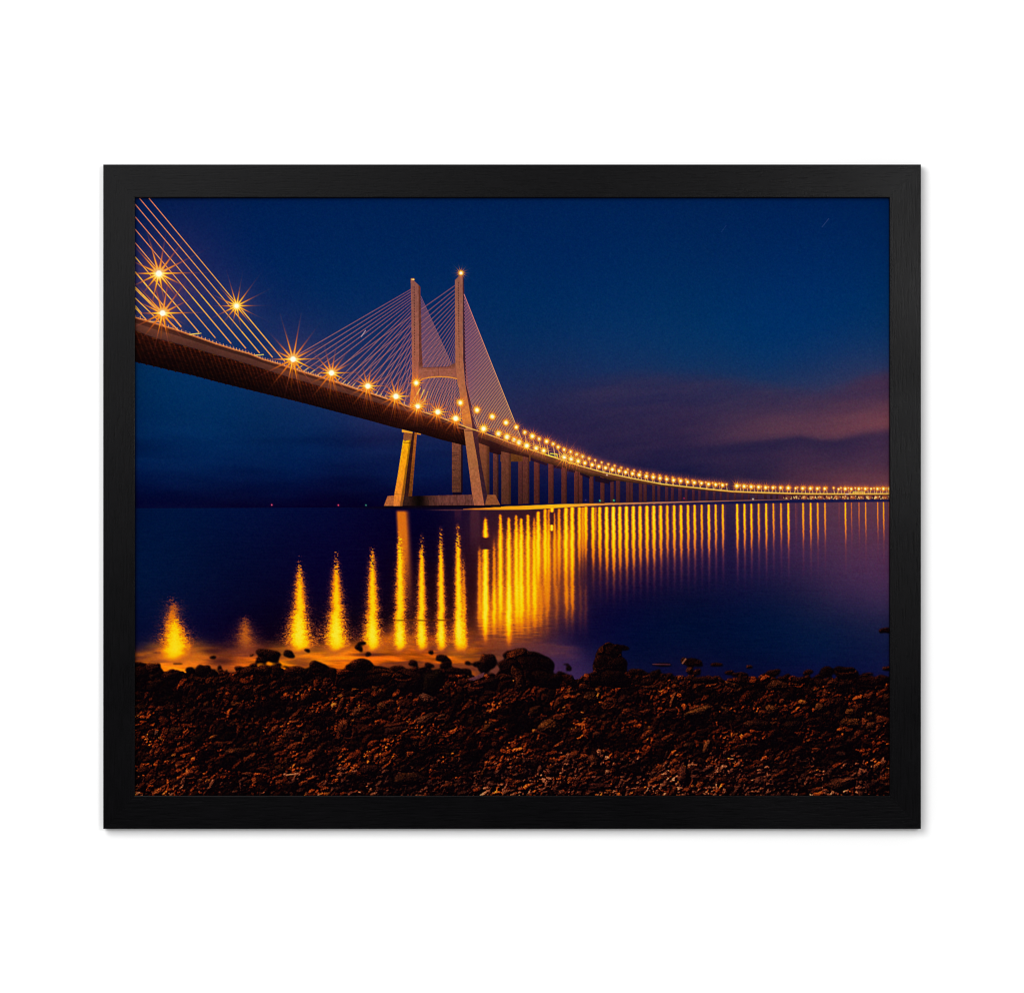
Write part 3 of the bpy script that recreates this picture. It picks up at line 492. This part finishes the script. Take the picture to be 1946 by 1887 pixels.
    big = [(302, 520, 6.4, 50, 20, 1, 1.35), (309, 595.5, 5.8, 44, 17, 1, 1.25), (449.7, 581.7, 4.5, 36, 13, .95, 1.05), (557, 683, 5.5, 46, 15, 1, 1.2), (630, 709, 5.0, 32, 13, 1, 1.1), (699, 734, 4.7, 28, 12, 1, 1.0), (752.5, 753.5, 5.0, 30, 12, 1, 1.0),
           (791, 728, 3.4, 15, 9, .95, .8), (796, 768.5, 4.2, 22, 12, 1, .9), (793.5, 773, 4.2, 20, 12, 1, .9), (832, 783, 4.4, 22, 10, 1, .85), (866, 795.5, 4.4, 21, 10, 1, .85), (874.5, 765.5, 3.2, 13, 8, .95, .75), (906.5, 779.5, 3.2, 12, 8, .92, .7), (935.5, 792, 3.2, 11, 8, .92, .7), (961.5, 803.5, 3.1, 10, 7, .92, .7), (981, 812, 2.3, 9, 6, .85, .6),
           (919, 815, 3.6, 16, 9, 1, .75), (947.5, 824, 3., 13, 8, .95, .7), (963.5, 830.5, 3.2, 14, 8, 1, .7), (977.5, 836, 2.8, 11, 7, .95, .7), (986.5, 841, 3.1, 13, 8, 1, .7), (1001, 847, 3.2, 14, 8, 1, .7), (1011.7, 829, 2.7, 13, 6, .9, .6), (1038.7, 839, 2.4, 9, 5, .85, .6)]
    for i, (x, y, c, r, g, k, w) in enumerate(big): star(img, X, Y, x, y, c * .92, r, g, k, w, 100 + i)
    # long faint rays over the deck under each big star
    for (x, y, L) in ((302, 520, 0), (309, 595.5, 62), (557, 683, 66), (630, 709, 60), (699, 734, 50), (752.5, 753.5, 48), (795, 771, 44), (832, 783, 38), (866, 795.5, 36)):
        for a, f in ((206, .8), (231, 1.), (266, 1.), (286, .95), (308, .35)):
            a = np.radians(a)
            if L: stroke(img, X, Y, (x + 7 * np.cos(a), y - 7 * np.sin(a)), (x + L * f * np.cos(a), y - L * f * np.sin(a)), 2.4, (240, 116, 20), .85, (130, 50, 8), 0., soft=1.3)
        for a, f in ((104, 1.1), (80, 1.15), (53, 1.1), (130, 1.05), (27, .8), (152, .8)):
            a = np.radians(a); L2 = (L or 70) * 1.02
            stroke(img, X, Y, (x + 7 * np.cos(a), y - 7 * np.sin(a)), (x + L2 * f * np.cos(a), y - L2 * f * np.sin(a)), 2.1, (214, 96, 64), .6, (110, 52, 90), 0., soft=1.3)
    star(img, X, Y, 876, 519.3, 2.0, 11, 5, .8, .55, 300, (120, 90, 130)); s = win(872, 515, 880, 523); img[s] += (np.array([255, 240, 240.]) - img[s]) * np.exp(-(((X[s] - 876) ** 2 + (Y[s] - 519.3) ** 2) / 5.5))[..., None]
    for x in (783.3, 786): star(img, X, Y, x, 531.5, 1., 2, 0, .6, .5, 301)

    # ---- beach: stones stamped as a height field and lit low from the left
    H = np.zeros(X.shape) - 6.; A = np.zeros(X.shape + (3,)) + np.array([.50, .24, .10]); M = np.zeros(X.shape)
    def stone(cx, cy, a, b, rot, h, col, blk=2.6, sd=None, force=False):
        R = max(a, b) * 1.35 + 2; s = win(cx - R, cy - R, cx + R, cy + R)
        if s is None: return
        x = X[s] - cx; y = Y[s] - cy; c, q = np.cos(rot), np.sin(rot); u = (x * c + y * q) / a; v = (-x * q + y * c) / b
        th = np.arctan2(v, u); p = sd if sd is not None else rg.random() * 50
        rr = 1 + .13 * np.sin(2 * th + p) + .09 * np.sin(3 * th + 2.3 * p) + .045 * np.sin(5 * th + 5 * p) + .02 * np.sin(9 * th + 3.1 * p)
        d = ((np.abs(u) ** blk + np.abs(v) ** blk) ** (1 / blk)) / rr
        ins = d < 1
        cut = np.maximum(0, .5 * u * np.cos(p) + .5 * v * np.sin(p) - .12)       # a broken facet
        z = h * (np.sqrt(np.clip(1 - d ** 2.6, 0, 1)) - .9 * cut) + (cy - 1260) * .015
        m = ins & ((z > H[s] - .35 * h) | force)
        H[s] = np.where(m, z, H[s]); A[s] = np.where(m[..., None], np.array(col), A[s]); M[s] = np.where(m, 1, M[s])
    shore = [(250, 1264), (262, 1262), (285, 1268), (305, 1277), (330, 1278), (350, 1275), (372, 1276), (395, 1277), (420, 1277), (440, 1275), (465, 1270), (490, 1266), (520, 1268), (560, 1272), (600, 1272), (640, 1276), (670, 1266), (720, 1270), (760, 1272), (800, 1272), (850, 1280), (900, 1284), (925, 1288), (950, 1278), (1000, 1262), (1030, 1272), (1050, 1288), (1080, 1290), (1110, 1286), (1140, 1276), (1190, 1280), (1210, 1292), (1270, 1290), (1300, 1294), (1350, 1290), (1400, 1292), (1450, 1284), (1500, 1290), (1540, 1290), (1600, 1286), (1650, 1292), (1700, 1296)]
    ground = Y > interp(shore, X[0])[None] + 3
    M[ground] = 1; H[ground] = -2.5
    N = 17000
    ys = 1262 + (1514 - 1262) * rg.random(N) ** .95; xs = rg.uniform(250, 1696, N)
    od = np.argsort(ys + rg.normal(0, 6, N))
    dens = fbm(xs / 42., (ys + .25 * xs) / 20., 160, 3)
    for i in od:
        x = xs[i]; y = ys[i]; sy = float(interp(shore, x))
        if y < sy + 2: continue
        t = (y - 1270) / 240; peb = np.clip(1.25 * ((t - .58) * 3.) * np.interp(x, [500, 1050], [.3, 1]), 0, 1)
        u = rg.random(); r = 1.5 * (1 - u * .975) ** -.46
        if t < .25: r *= 1.3
        r = min(r, 15 if peb < .4 else 6)
        rot = rg.normal(-.25 if x < 900 else 0, .8); asp = rg.uniform(1.05, 2.1)
        br = (.25 + 1.25 * rg.random() ** 2.) * (.22 + 1.75 * sstep(.42, .64, dens[i]))
        if peb > .3 and rg.random() < .6 * peb: col = np.array([1.0, .54, .36]) * (br * .5 + .3) * rg.uniform(.8, 1.4)
        elif rg.random() < .1: col = np.array([.74, .38, .10]) * br
        else: col = np.array([.80, .28, .06]) * br * rg.uniform(.6, 1.2)
        stone(x, y, r * asp, r * rg.uniform(.75, 1.1), rot, r * rg.uniform(.7, 1.25), col, blk=2.2)
    K = np.array
    bigst = [(402, 1353, 18, 9, -.1, K([.62, .28, .14])), (366, 1362, 6, 3.6, -.6, K([.8, .42, .14])), (551, 1349, 10, 5.5, .1, K([.72, .36, .13])), (558, 1397, 17, 8, .1, K([.40, .2, .11])), (335, 1388, 14, 7, .2, K([.5, .26, .1])), (299, 1394, 6, 6, 0, K([.5, .34, .26])), (486, 1415, 5, 5, 0, K([.7, .34, .12])), (452, 1428, 25, 8, .05, K([.46, .24, .1])), (470, 1472, 10, 6, .1, K([.6, .3, .15])), (656, 1385, 17, 12, .7, K([.66, .3, .12])), (680, 1354, 13, 9, 0, K([.5, .26, .12])), (728, 1344, 12, 8, .1, K([.75, .4, .14])), (810, 1366, 22, 9, -.3, K([.55, .3, .14])), (840, 1361, 8, 5, -.2, K([.62, .34, .16])), (750, 1387, 22, 8, -.1, K([.3, .16, .1])), (815, 1328, 18, 10, .65, K([.62, .36, .24])), (905, 1309, 15, 15, .0, K([.46, .2, .1])), (925, 1296, 26, 7, -.25, K([.34, .15, .07])), (1043, 1380, 19, 14, .3, K([.66, .36, .12])), (1018, 1350, 14, 9, -.3, K([.6, .3, .1])), (1123, 1324, 15, 11, .1, K([.6, .32, .12])), (1186, 1328, 13, 9, -.2, K([.5, .22, .1])), (1328, 1354, 26, 11, -.25, K([.72, .42, .14])), (1279, 1330, 5, 16, .35, K([.6, .3, .12])), (1236, 1305, 16, 6, .1, K([.6, .28, .1])), (1393, 1302, 15, 7, .35, K([.7, .36, .14])), (1415, 1290, 8, 4, .3, K([.8, .46, .2])), (1480, 1302, 24, 9, .1, K([.5, .26, .1])), (1515, 1298, 9, 6, 0, K([.62, .3, .1])), (1468, 1350, 13, 10, 0, K([.6, .34, .12])), (1440, 1378, 26, 9, .2, K([.5, .26, .12])), (1505, 1378, 20, 9, .1, K([.44, .22, .11])), (1560, 1346, 12, 9, 0, K([.66, .36, .13])), (1617, 1353, 11, 7, 0, K([.74, .42, .14])), (1655, 1357, 7, 4, 0, K([.74, .42, .14])), (1617, 1373, 23, 9, .05, K([.7, .38, .13])), (1655, 1379, 11, 8, .2, K([.55, .28, .12])), (1607, 1300, 14, 9, -.2, K([.55, .26, .1])), (1686, 1325, 9, 8, 0, K([.5, .26, .1])), (1424, 1417, 16, 6, 0, K([.55, .26, .12])), (1345, 1420, 9, 13, .5, K([.5, .28, .12])), (1310, 1417, 12, 8, .2, K([.5, .28, .14])), (1138, 1397, 10, 8, 0, K([.5, .24, .1])), (1130, 1447, 12, 12, 0, K([.4, .2, .1])), (780, 1480, 33, 12, -.12, K([.46, .26, .1])), (723, 1477, 7, 5, .1, K([.8, .42, .22])), (700, 1462, 20, 9, 0, K([.22, .1, .06])), (820, 1490, 9, 6, .6, K([.66, .38, .28])), (1140, 1495, 22, 8, 0, K([.4, .18, .12])), (1300, 1475, 12, 18, 0, K([.34, .16, .1])), (1600, 1490, 24, 14, -.2, K([.34, .18, .1])), (1155, 1468, 6, 5, 0, K([1., .62, .42]))]
    for i in range(330):
        x = rg.uniform(258, 1690); y = 1284 + 222 * rg.random() ** 1.1; b = rg.uniform(4, 8) * (1.15 if y < 1400 else .95)
        w_ = rg.random(); stone(x, y, b * rg.uniform(1.2, 2.3), b, rg.normal(-.2, .45), b * rg.uniform(.5, 1.), np.array([.80, .33, .11]) * (.14 + 1.0 * w_ ** 1.5), rg.choice([2.2, 3., 3.6]), None, w_ > .35)
    for x, y, a, b, rot, col in bigst: stone(x, y, a, b, rot, b * .9, col * 1.0, 2.4, float(x % 13), True)
    # shoreline boulders, dark and wet
    D = K([.20, .08, .03]); E = K([.40, .17, .05])
    bl = [(264, 1262, 10, 6, 0, D), (290, 1270, 15, 13, .1, E), (262, 1280, 18, 14, 0, D), (325, 1284, 20, 9, 0, E), (362, 1273, 9, 7, 0, D), (385, 1274, 14, 14, .2, E), (417, 1268, 5, 5, 0, D), (405, 1249, 8, 4, .1, D), (338, 1261, 11, 2.6, 0, D), (478, 1245, 6, 3, -.2, E), (511, 1245, 23, 14, .12, D), (497, 1254, 11, 9, 0, D), (549, 1243, 12, 8.5, .1, D), (584, 1236, 7, 4.5, .2, D), (500, 1273, 17, 11, 0, E), (527, 1275, 12, 11, 0, D), (562, 1275, 23, 10, .1, E), (605, 1268, 20, 12, 0, D), (530, 1262, 6, 3.5, 0, D), (470, 1275, 16, 8, 0, E),
          (685, 1263, 24, 13, .08, D), (722, 1270, 16, 6, .2, D), (688, 1222, 11, 3.6, 0, D), (682, 1231.5, 9, 7, .4, D), (699.5, 1243, 6, 6, .7, D), (785, 1260, 11.5, 6, .12, D), (816, 1264, 11, 5.2, .1, D), (841, 1251, 15, 8, 0, D), (848, 1263, 13, 8, 0, D), (819, 1239.5, 5.6, 6, 0, D), (820, 1178, 5, 2.6, 0, D), (866, 1275, 18, 8.5, .1, D), (888, 1276, 10, 7, .2, D), (889, 1260, 7, 5, 0, D), (906, 1262, 8, 7, 0, D), (926, 1260, 17, 21, .1, D), (757, 1272, 13, 9, 0, D), (780, 1293, 35, 22, 0, D), (822, 1295, 24, 24, 0, K([.10, .07, .025])), (735, 1280, 42, 9, .1, E), (718, 1290, 30, 12, 0, D), (675, 1298, 28, 14, 0, D),
          (1003, 1249, 45, 14, .16, D), (984, 1252, 28, 19, -.2, E), (1012, 1270, 46, 24, .1, D), (970, 1268, 22, 18, 0, D), (1040, 1262, 16, 12, .2, D), (986, 1287, 13, 26, -.3, K([.5, .26, .08])), (1040, 1290, 30, 18, .2, D), (1075, 1262, 8, 2.4, 0, D), (1081, 1270, 6, 7, 0, D), (1066, 1279, 9, 4, 0, D), (1046, 1276, 8, 3, 0, D),
          (1154, 1250, 27, 29, 0, K([.54, .26, .07])), (1164, 1238, 20, 15, .1, K([.34, .15, .05])), (1160, 1264, 31, 23, 0, D), (1183, 1231, 14, 6, .2, D), (1168, 1290, 30, 18, 0, D), (1258, 1263, 24, 3.6, 0, D), (1300, 1256, 8, 7, -.6, K([.66, .36, .16])), (1318, 1259, 22, 8, .1, D), (1362, 1263, 16, 4, 0, D), (1311, 1274, 9, 7, 0, K([.5, .24, .08])), (1325, 1277, 9, 7, 0, D), (1212, 1277, 20, 7, 0, D), (1205, 1290, 5, 4, 0, K([.7, .3, .1])), (1265, 1286, 14, 9, 0, D), (1263, 1287, 4, 6, .2, K([.62, .3, .1])), (1385, 1278, 10, 5, 0, D), (1424, 1267, 7, 5, 0, E), (1406, 1281, 16, 5, 0, D), (1404, 1282, 3, 3, 0, K([.6, .3, .1])), (1470, 1278, 16, 7, 0, D), (1536, 1277, 11, 6, 0, D), (1570, 1277, 15, 12, 0, D), (1608, 1280, 23, 12, 0, E), (1605, 1272, 20, 7, 0, D), (1650, 1280, 12, 3, 0, D), (1686, 1270, 12, 5, 0, E), (1680, 1290, 16, 8, 0, D), (1683, 1198, 13, 7, 0, D), (1650, 1294, 30, 9, 0, D), (1340, 1292, 26, 9, 0, D), (1230, 1295, 18, 8, 0, D), (1520, 1292, 20, 7, 0, D)]
    for x, y, a, b, rot, col in bl: stone(x, y, a * .93, b * .93, rot, min(a, b) * .8, col, 2.7, float((x * 3 + y) % 17), True)
    for i in range(260):
        x = rg.uniform(256, 1690); y = float(interp(shore, x)) + rg.uniform(-4, 5); r = rg.uniform(1.5, 5); stone(x, y, r * 1.4, r, 0, r, D * rg.uniform(.7, 2.2))
    for x, y, a, b, rot in ((983, 1281, 8, 20, -.35), (975, 1243, 12, 5, -.5), (1137, 1243, 6, 14, .3), (1150, 1237, 9, 7, 0), (1160, 1248, 5, 12, .1), (917, 1252, 6, 9, .3), (672, 1256, 8, 4, -.4), (595, 1264, 6, 7, 0), (745, 1281, 22, 5, .1), (905, 1306, 11, 12, 0), (1302, 1255, 3, 5, .6), (1318, 1273, 5, 4, 0)):
        s = win(x - 30, y - 30, x + 30, y + 30); c, q = np.cos(rot), np.sin(rot); u = ((X[s] - x) * c + (Y[s] - y) * q) / a; w = (-(X[s] - x) * q + (Y[s] - y) * c) / b
        e = np.exp(-(u ** 2 + w ** 2) ** 1.5) * (.4 + 1.2 * sstep(.42, .62, fbm(X[s] / 5., Y[s] / 6., 170, 3))); A[s] = A[s] + (np.array([.74, .30, .08]) - A[s]) * np.clip(e, 0, 1)[..., None]
    fn = fbm(X / 2.2, Y / 1.9, 130, 3); fn2 = fbm(X / 6., Y / 4.5, 135, 3)
    Hs = blur(H, .85) + 1.5 * (fn - .5) + 2.8 * (fn2 - .5)
    gy, gx = np.gradient(Hs); nz = 1 / np.sqrt(1 + gx ** 2 + gy ** 2)
    lit = np.clip((gx * .50 + gy * .58 + .22) * nz, 0, 1)        # low light from the upper left
    lit = lit ** 1.05
    ao = np.clip(.60 + .10 * (H - blur(H, 3.5)), .08, 1.25)
    patch = fbm((X + .5 * Y) / 60., (Y + .30 * X) / 26., 140, 4)
    zone = sstep(.34, .60, patch) * .8 + .45
    depth = np.interp(Y, [1262, 1300, 1400, 1470, 1511], [.65, .8, .95, 1.1, 1.25])
    v = (lit * 1.6 + .02) * ao * zone * depth
    v = v * (1 + .4 * blur(rg.normal(0, 1, X.shape), .6))
    spec = blur(rg.normal(0, 1, X.shape), .55) * 1.8
    v = np.clip(v - .035, 0, None) * np.clip(1 + .28 * spec, .1, 3)
    bc = A * np.array([1.06, .72, .52]) * v[..., None] * (225 + 70 * sstep(1400, 1500, Y))[..., None]
    bc = 205 * (1 - np.exp(-bc / 205)); bc += np.array([5, 2, 5.]) + (np.clip(spec, 0, 3) * 3)[..., None] * np.array([1.2, .6, .45])
    Mm = sstep(.25, .75, blur(M, 1.1)); wz = sstep(2, -3, Y - interp(shore, X[0])[None]) * (1 - .65 * np.exp(-((X - 1150) / 40) ** 2)); Mm = Mm * (1 - wz) + sstep(.22, .95, blur(M, 2.3)) * wz
    img += (bc - img) * Mm[..., None]
    stroke(img, X, Y, (1241, 1262), (1273, 1262.5), 2.2, (104, 52, 66), .6); stroke(img, X, Y, (1297, 1260), (1303, 1252), 3, (168, 92, 60), .7)
    poly(img, X, Y, [(889, 1291), (905, 1284), (921, 1277), (918, 1286), (900, 1293)], (96, 50, 60), .8, .3, 150)
    img = img + .42 * (img - blur(img, 1.3)); img = np.clip(img, 0, 255)
    # ---- photographic grain
    g1 = blur(rg.normal(0, 1, X.shape), .7) * 1.9; lum = img.mean(-1)
    g3 = np.stack([blur(rg.normal(0, 1, X.shape), .8) for _ in range(3)], -1) * 2.2
    amp = np.interp(lum, [0, 30, 90, 200, 255], [.7, 1.8, 2.6, 2.2, 0])
    img += (g1 * amp)[..., None] + g3 * (amp * .8)[..., None]
    return np.clip(img, 0, 255)

# ---------------------------------------------------------------- scene objects
def mesh_obj(name, verts, faces, mat, parent=None):
    me = bpy.data.meshes.new(name); me.from_pydata(verts, [], faces); me.update()
    o = bpy.data.objects.new(name, me); COL.objects.link(o)
    if mat: me.materials.append(mat)
    if parent: o.parent = parent
    return o

def P(px, py, depth):         # artwork units -> metres (depth measured out from the wall)
    return ((px - CX) * S, -depth, ZC - (py - CY) * S)

def new_mat(name):
    m = bpy.data.materials.new(name); m.use_nodes = True
    return m, m.node_tree.nodes, m.node_tree.links, m.node_tree.nodes['Principled BSDF']

# wall paint: matt white with a very fine roller texture
mw, N, L, b = new_mat('white_wall_paint')
b.inputs['Base Color'].default_value = (.86, .86, .86, 1); b.inputs['Roughness'].default_value = .9; b.inputs['Specular IOR Level'].default_value = .1
tc = N.new('ShaderNodeTexCoord'); nz = N.new('ShaderNodeTexNoise'); nz.inputs['Scale'].default_value = 420; nz.inputs['Detail'].default_value = 3
bp = N.new('ShaderNodeBump'); bp.inputs['Strength'].default_value = .04; bp.inputs['Distance'].default_value = .0004
L.new(tc.outputs['Object'], nz.inputs['Vector']); L.new(nz.outputs['Fac'], bp.inputs['Height']); L.new(bp.outputs['Normal'], b.inputs['Normal'])
h = 3.0
wall = mesh_obj('wall', [(-h, 0, ZC - h), (h, 0, ZC - h), (h, 0, ZC + h), (-h, 0, ZC + h), (-h, .12, ZC - h), (h, .12, ZC - h), (h, .12, ZC + h), (-h, .12, ZC + h)],
                [(0, 1, 2, 3), (5, 4, 7, 6), (4, 0, 3, 7), (1, 5, 6, 2), (3, 2, 6, 7), (4, 5, 1, 0)], mw)
wall['kind'] = 'structure'

# stained wood: nearly black, open grain running along each rail
def wood(name, vertical):
    m, N, L, b = new_mat(name)
    tc = N.new('ShaderNodeTexCoord'); mp = N.new('ShaderNodeMapping')
    mp.inputs['Scale'].default_value = (260, 260, 18) if vertical else (18, 260, 260)
    L.new(tc.outputs['Object'], mp.inputs['Vector'])
    n1 = N.new('ShaderNodeTexNoise'); n1.inputs['Scale'].default_value = 3.2; n1.inputs['Detail'].default_value = 6; n1.inputs['Roughness'].default_value = .62
    L.new(mp.outputs['Vector'], n1.inputs['Vector'])
    n2 = N.new('ShaderNodeTexNoise'); n2.inputs['Scale'].default_value = 9; n2.inputs['Detail'].default_value = 4
    L.new(tc.outputs['Object'], n2.inputs['Vector'])
    n3 = N.new('ShaderNodeTexNoise'); n3.inputs['Scale'].default_value = 1300; n3.inputs['Detail'].default_value = 2
    L.new(tc.outputs['Object'], n3.inputs['Vector'])
    r1 = N.new('ShaderNodeValToRGB'); e = r1.color_ramp.elements
    e[0].position = .32; e[0].color = (.0004, .0004, .0006, 1); e[1].position = .72; e[1].color = (.0018, .0016, .0022, 1)
    L.new(n1.outputs['Fac'], r1.inputs['Fac']); L.new(r1.outputs['Color'], b.inputs['Base Color'])
    ma = N.new('ShaderNodeMath'); ma.operation = 'MULTIPLY_ADD'; ma.inputs[1].default_value = .26; ma.inputs[2].default_value = WROUGH - .17
    mx = N.new('ShaderNodeMath'); mx.operation = 'ADD'; L.new(n2.outputs['Fac'], mx.inputs[0])
    m3 = N.new('ShaderNodeMath'); m3.operation = 'MULTIPLY'; m3.inputs[1].default_value = .35; L.new(n1.outputs['Fac'], m3.inputs[0]); L.new(m3.outputs[0], mx.inputs[1])
    L.new(mx.outputs[0], ma.inputs[0]); L.new(ma.outputs[0], b.inputs['Roughness'])
    b.inputs['Specular IOR Level'].default_value = WSPEC
    ad = N.new('ShaderNodeMath'); ad.operation = 'MULTIPLY_ADD'; ad.inputs[1].default_value = .55; L.new(n3.outputs['Fac'], ad.inputs[0]); L.new(n1.outputs['Fac'], ad.inputs[2])
    bp = N.new('ShaderNodeBump'); bp.inputs['Strength'].default_value = .26; bp.inputs['Distance'].default_value = .0003
    L.new(ad.outputs[0], bp.inputs['Height']); L.new(bp.outputs['Normal'], b.inputs['Normal'])
    return m
wh = wood('black_stained_wood_level', False); wv = wood('black_stained_wood_upright', True)

root = bpy.data.objects.new('framed_picture', None); COL.objects.link(root); root.location = (0, 0, 0)
root['label'] = 'black wooden frame with a night print of a lit bridge, on the white wall'
root['category'] = 'framed picture'

x0, x1, y0, y1 = 196.0, 1750.2, 313.0, 1574.8        # outer edge
ix0, ix1, iy0, iy1 = 256.4, 1690.4, 376.6, 1511.4    # sight edge
def rail(a, b, c, d, n_out, mat):
    """a-b outer edge, d-c inner edge (mitred ends); rounded arrises and a rabbet behind the lip"""
    be = .0007 / S
    import mathutils
    A, B, C, Dd = [mathutils.Vector((p[0], p[1])) for p in (a, b, c, d)]
    wA = (Dd - A); wB = (C - B)
    w = abs(wA[0]) if n_out == 'v' else abs(wA[1])
    prof = [(0, 0), (0, T - .0007), (.10, T - .00035), (.30, T - .0001), (1, T), (w / be - 1, T), (w / be - .3, T - .0001), (w / be - .1, T - .00035), (w / be, T - .0007), (w / be, T - .0042), (w / be - 3, T - .0042), (w / be - 3, 0)]
    vs = []
    for q, dep in prof:
        t = q * be / w
        for s0, sv in ((A, wA), (B, wB)):
            p = s0 + sv * t; vs.append(P(p[0], p[1], dep))
    n = len(prof); fs = [(2 * i, 2 * i + 1, 2 * ((i + 1) % n) + 1, 2 * ((i + 1) % n)) for i in range(n)]
    fs += [tuple(2 * i for i in range(n))[::-1], tuple(2 * i + 1 for i in range(n))]
    o = mesh_obj('frame_rail', vs, fs, mat, root)
    import bmesh
    bm = bmesh.new(); bm.from_mesh(o.data); bmesh.ops.recalc_face_normals(bm, faces=bm.faces); bm.to_mesh(o.data); bm.free()
    for p in o.data.polygons: p.use_smooth = False
    return o
g = .06                                               # hairline open at the mitres
rail((x0 + g, y0), (x1 - g, y0), (ix1 - g, iy0), (ix0 + g, iy0), 'h', wh)
rail((x0 + g, y1), (x1 - g, y1), (ix1 - g, iy1), (ix0 + g, iy1), 'h', wh)
rail((x0, y0 + g), (x0, y1 - g), (ix0, iy1 - g), (ix0, iy0 + g), 'v', wv)
rail((x1, y0 + g), (x1, y1 - g), (ix1, iy1 - g), (ix1, iy0 + g), 'v', wv)

# ---- the print: a fine grid of dots of ink, each vertex carries its own pigment
img = paint_print()
k = img / 255.0
lin = np.where(k <= .04045, k / 12.92, ((k + .055) / 1.055) ** 2.4)
lin = np.clip(lin / ILLUM, 0, .92)
xs = OX + np.arange(PW) + .5; ys = OY + np.arange(PH) + .5
kk = (D - T + .0048) / (D - T)
GX, GY = np.meshgrid(CX + (xs - CX) * kk, CY + (ys - CY) * kk)
GX[:, 0] -= 6; GX[:, -1] += 6; GY[0] -= 6; GY[-1] += 6
nv = PW * PH
co = np.empty((nv, 3), np.float32)
co[:, 0] = ((GX - CX) * S).ravel(); co[:, 1] = -(T - .0048); co[:, 2] = (ZC - (GY - CY) * S).ravel()
idx = np.arange(nv, dtype=np.int32).reshape(PH, PW)
q = np.stack([idx[:-1, :-1], idx[1:, :-1], idx[1:, 1:], idx[:-1, 1:]], -1).reshape(-1, 4)
me = bpy.data.meshes.new('print')
me.vertices.add(nv); me.vertices.foreach_set('co', co.ravel())
nf = len(q); me.loops.add(nf * 4); me.loops.foreach_set('vertex_index', q.ravel())
me.polygons.add(nf); me.polygons.foreach_set('loop_start', np.arange(0, nf * 4, 4, dtype=np.int32))
try: me.polygons.foreach_set('loop_total', np.full(nf, 4, np.int32))
except Exception: pass
me.update(calc_edges=True)
at = me.color_attributes.new('ink', 'FLOAT_COLOR', 'POINT')
rgba = np.ones((nv, 4), np.float32); rgba[:, :3] = lin.reshape(-1, 3)
at.data.foreach_set('color', rgba.ravel())
mp_, N, L, b = new_mat('matt_photo_paper')
ca = N.new('ShaderNodeVertexColor'); ca.layer_name = 'ink'
L.new(ca.outputs['Color'], b.inputs['Base Color']); b.inputs['Roughness'].default_value = .75; b.inputs['Specular IOR Level'].default_value = PSPEC
me.materials.append(mp_)
pr = bpy.data.objects.new('print', me); COL.objects.link(pr); pr.parent = root
pr['label'] = 'photographic print of a lamp-lit bridge mirrored in dark water beyond a stony shore'

# backing board behind the paper, inside the rabbet
mb, N, L, b = new_mat('grey_backing_card')
b.inputs['Roughness'].default_value = .9
tc = N.new('ShaderNodeTexCoord'); nz = N.new('ShaderNodeTexNoise'); nz.inputs['Scale'].default_value = 200; rr = N.new('ShaderNodeValToRGB')
rr.color_ramp.elements[0].color = (.10, .09, .08, 1); rr.color_ramp.elements[1].color = (.16, .15, .13, 1)
L.new(tc.outputs['Object'], nz.inputs['Vector']); L.new(nz.outputs['Fac'], rr.inputs['Fac']); L.new(rr.outputs['Color'], b.inputs['Base Color'])
q0 = [P(ix0 - 5, iy0 - 5, .004), P(ix1 + 5, iy0 - 5, .004), P(ix1 + 5, iy1 + 5, .004), P(ix0 - 5, iy1 + 5, .004)]
q1 = [(v[0], -(T - .0056), v[2]) for v in q0]
mesh_obj('backing_board', q0 + q1, [(0, 1, 2, 3), (7, 6, 5, 4), (0, 4, 5, 1), (1, 5, 6, 2), (2, 6, 7, 3), (3, 7, 4, 0)], mb, root)
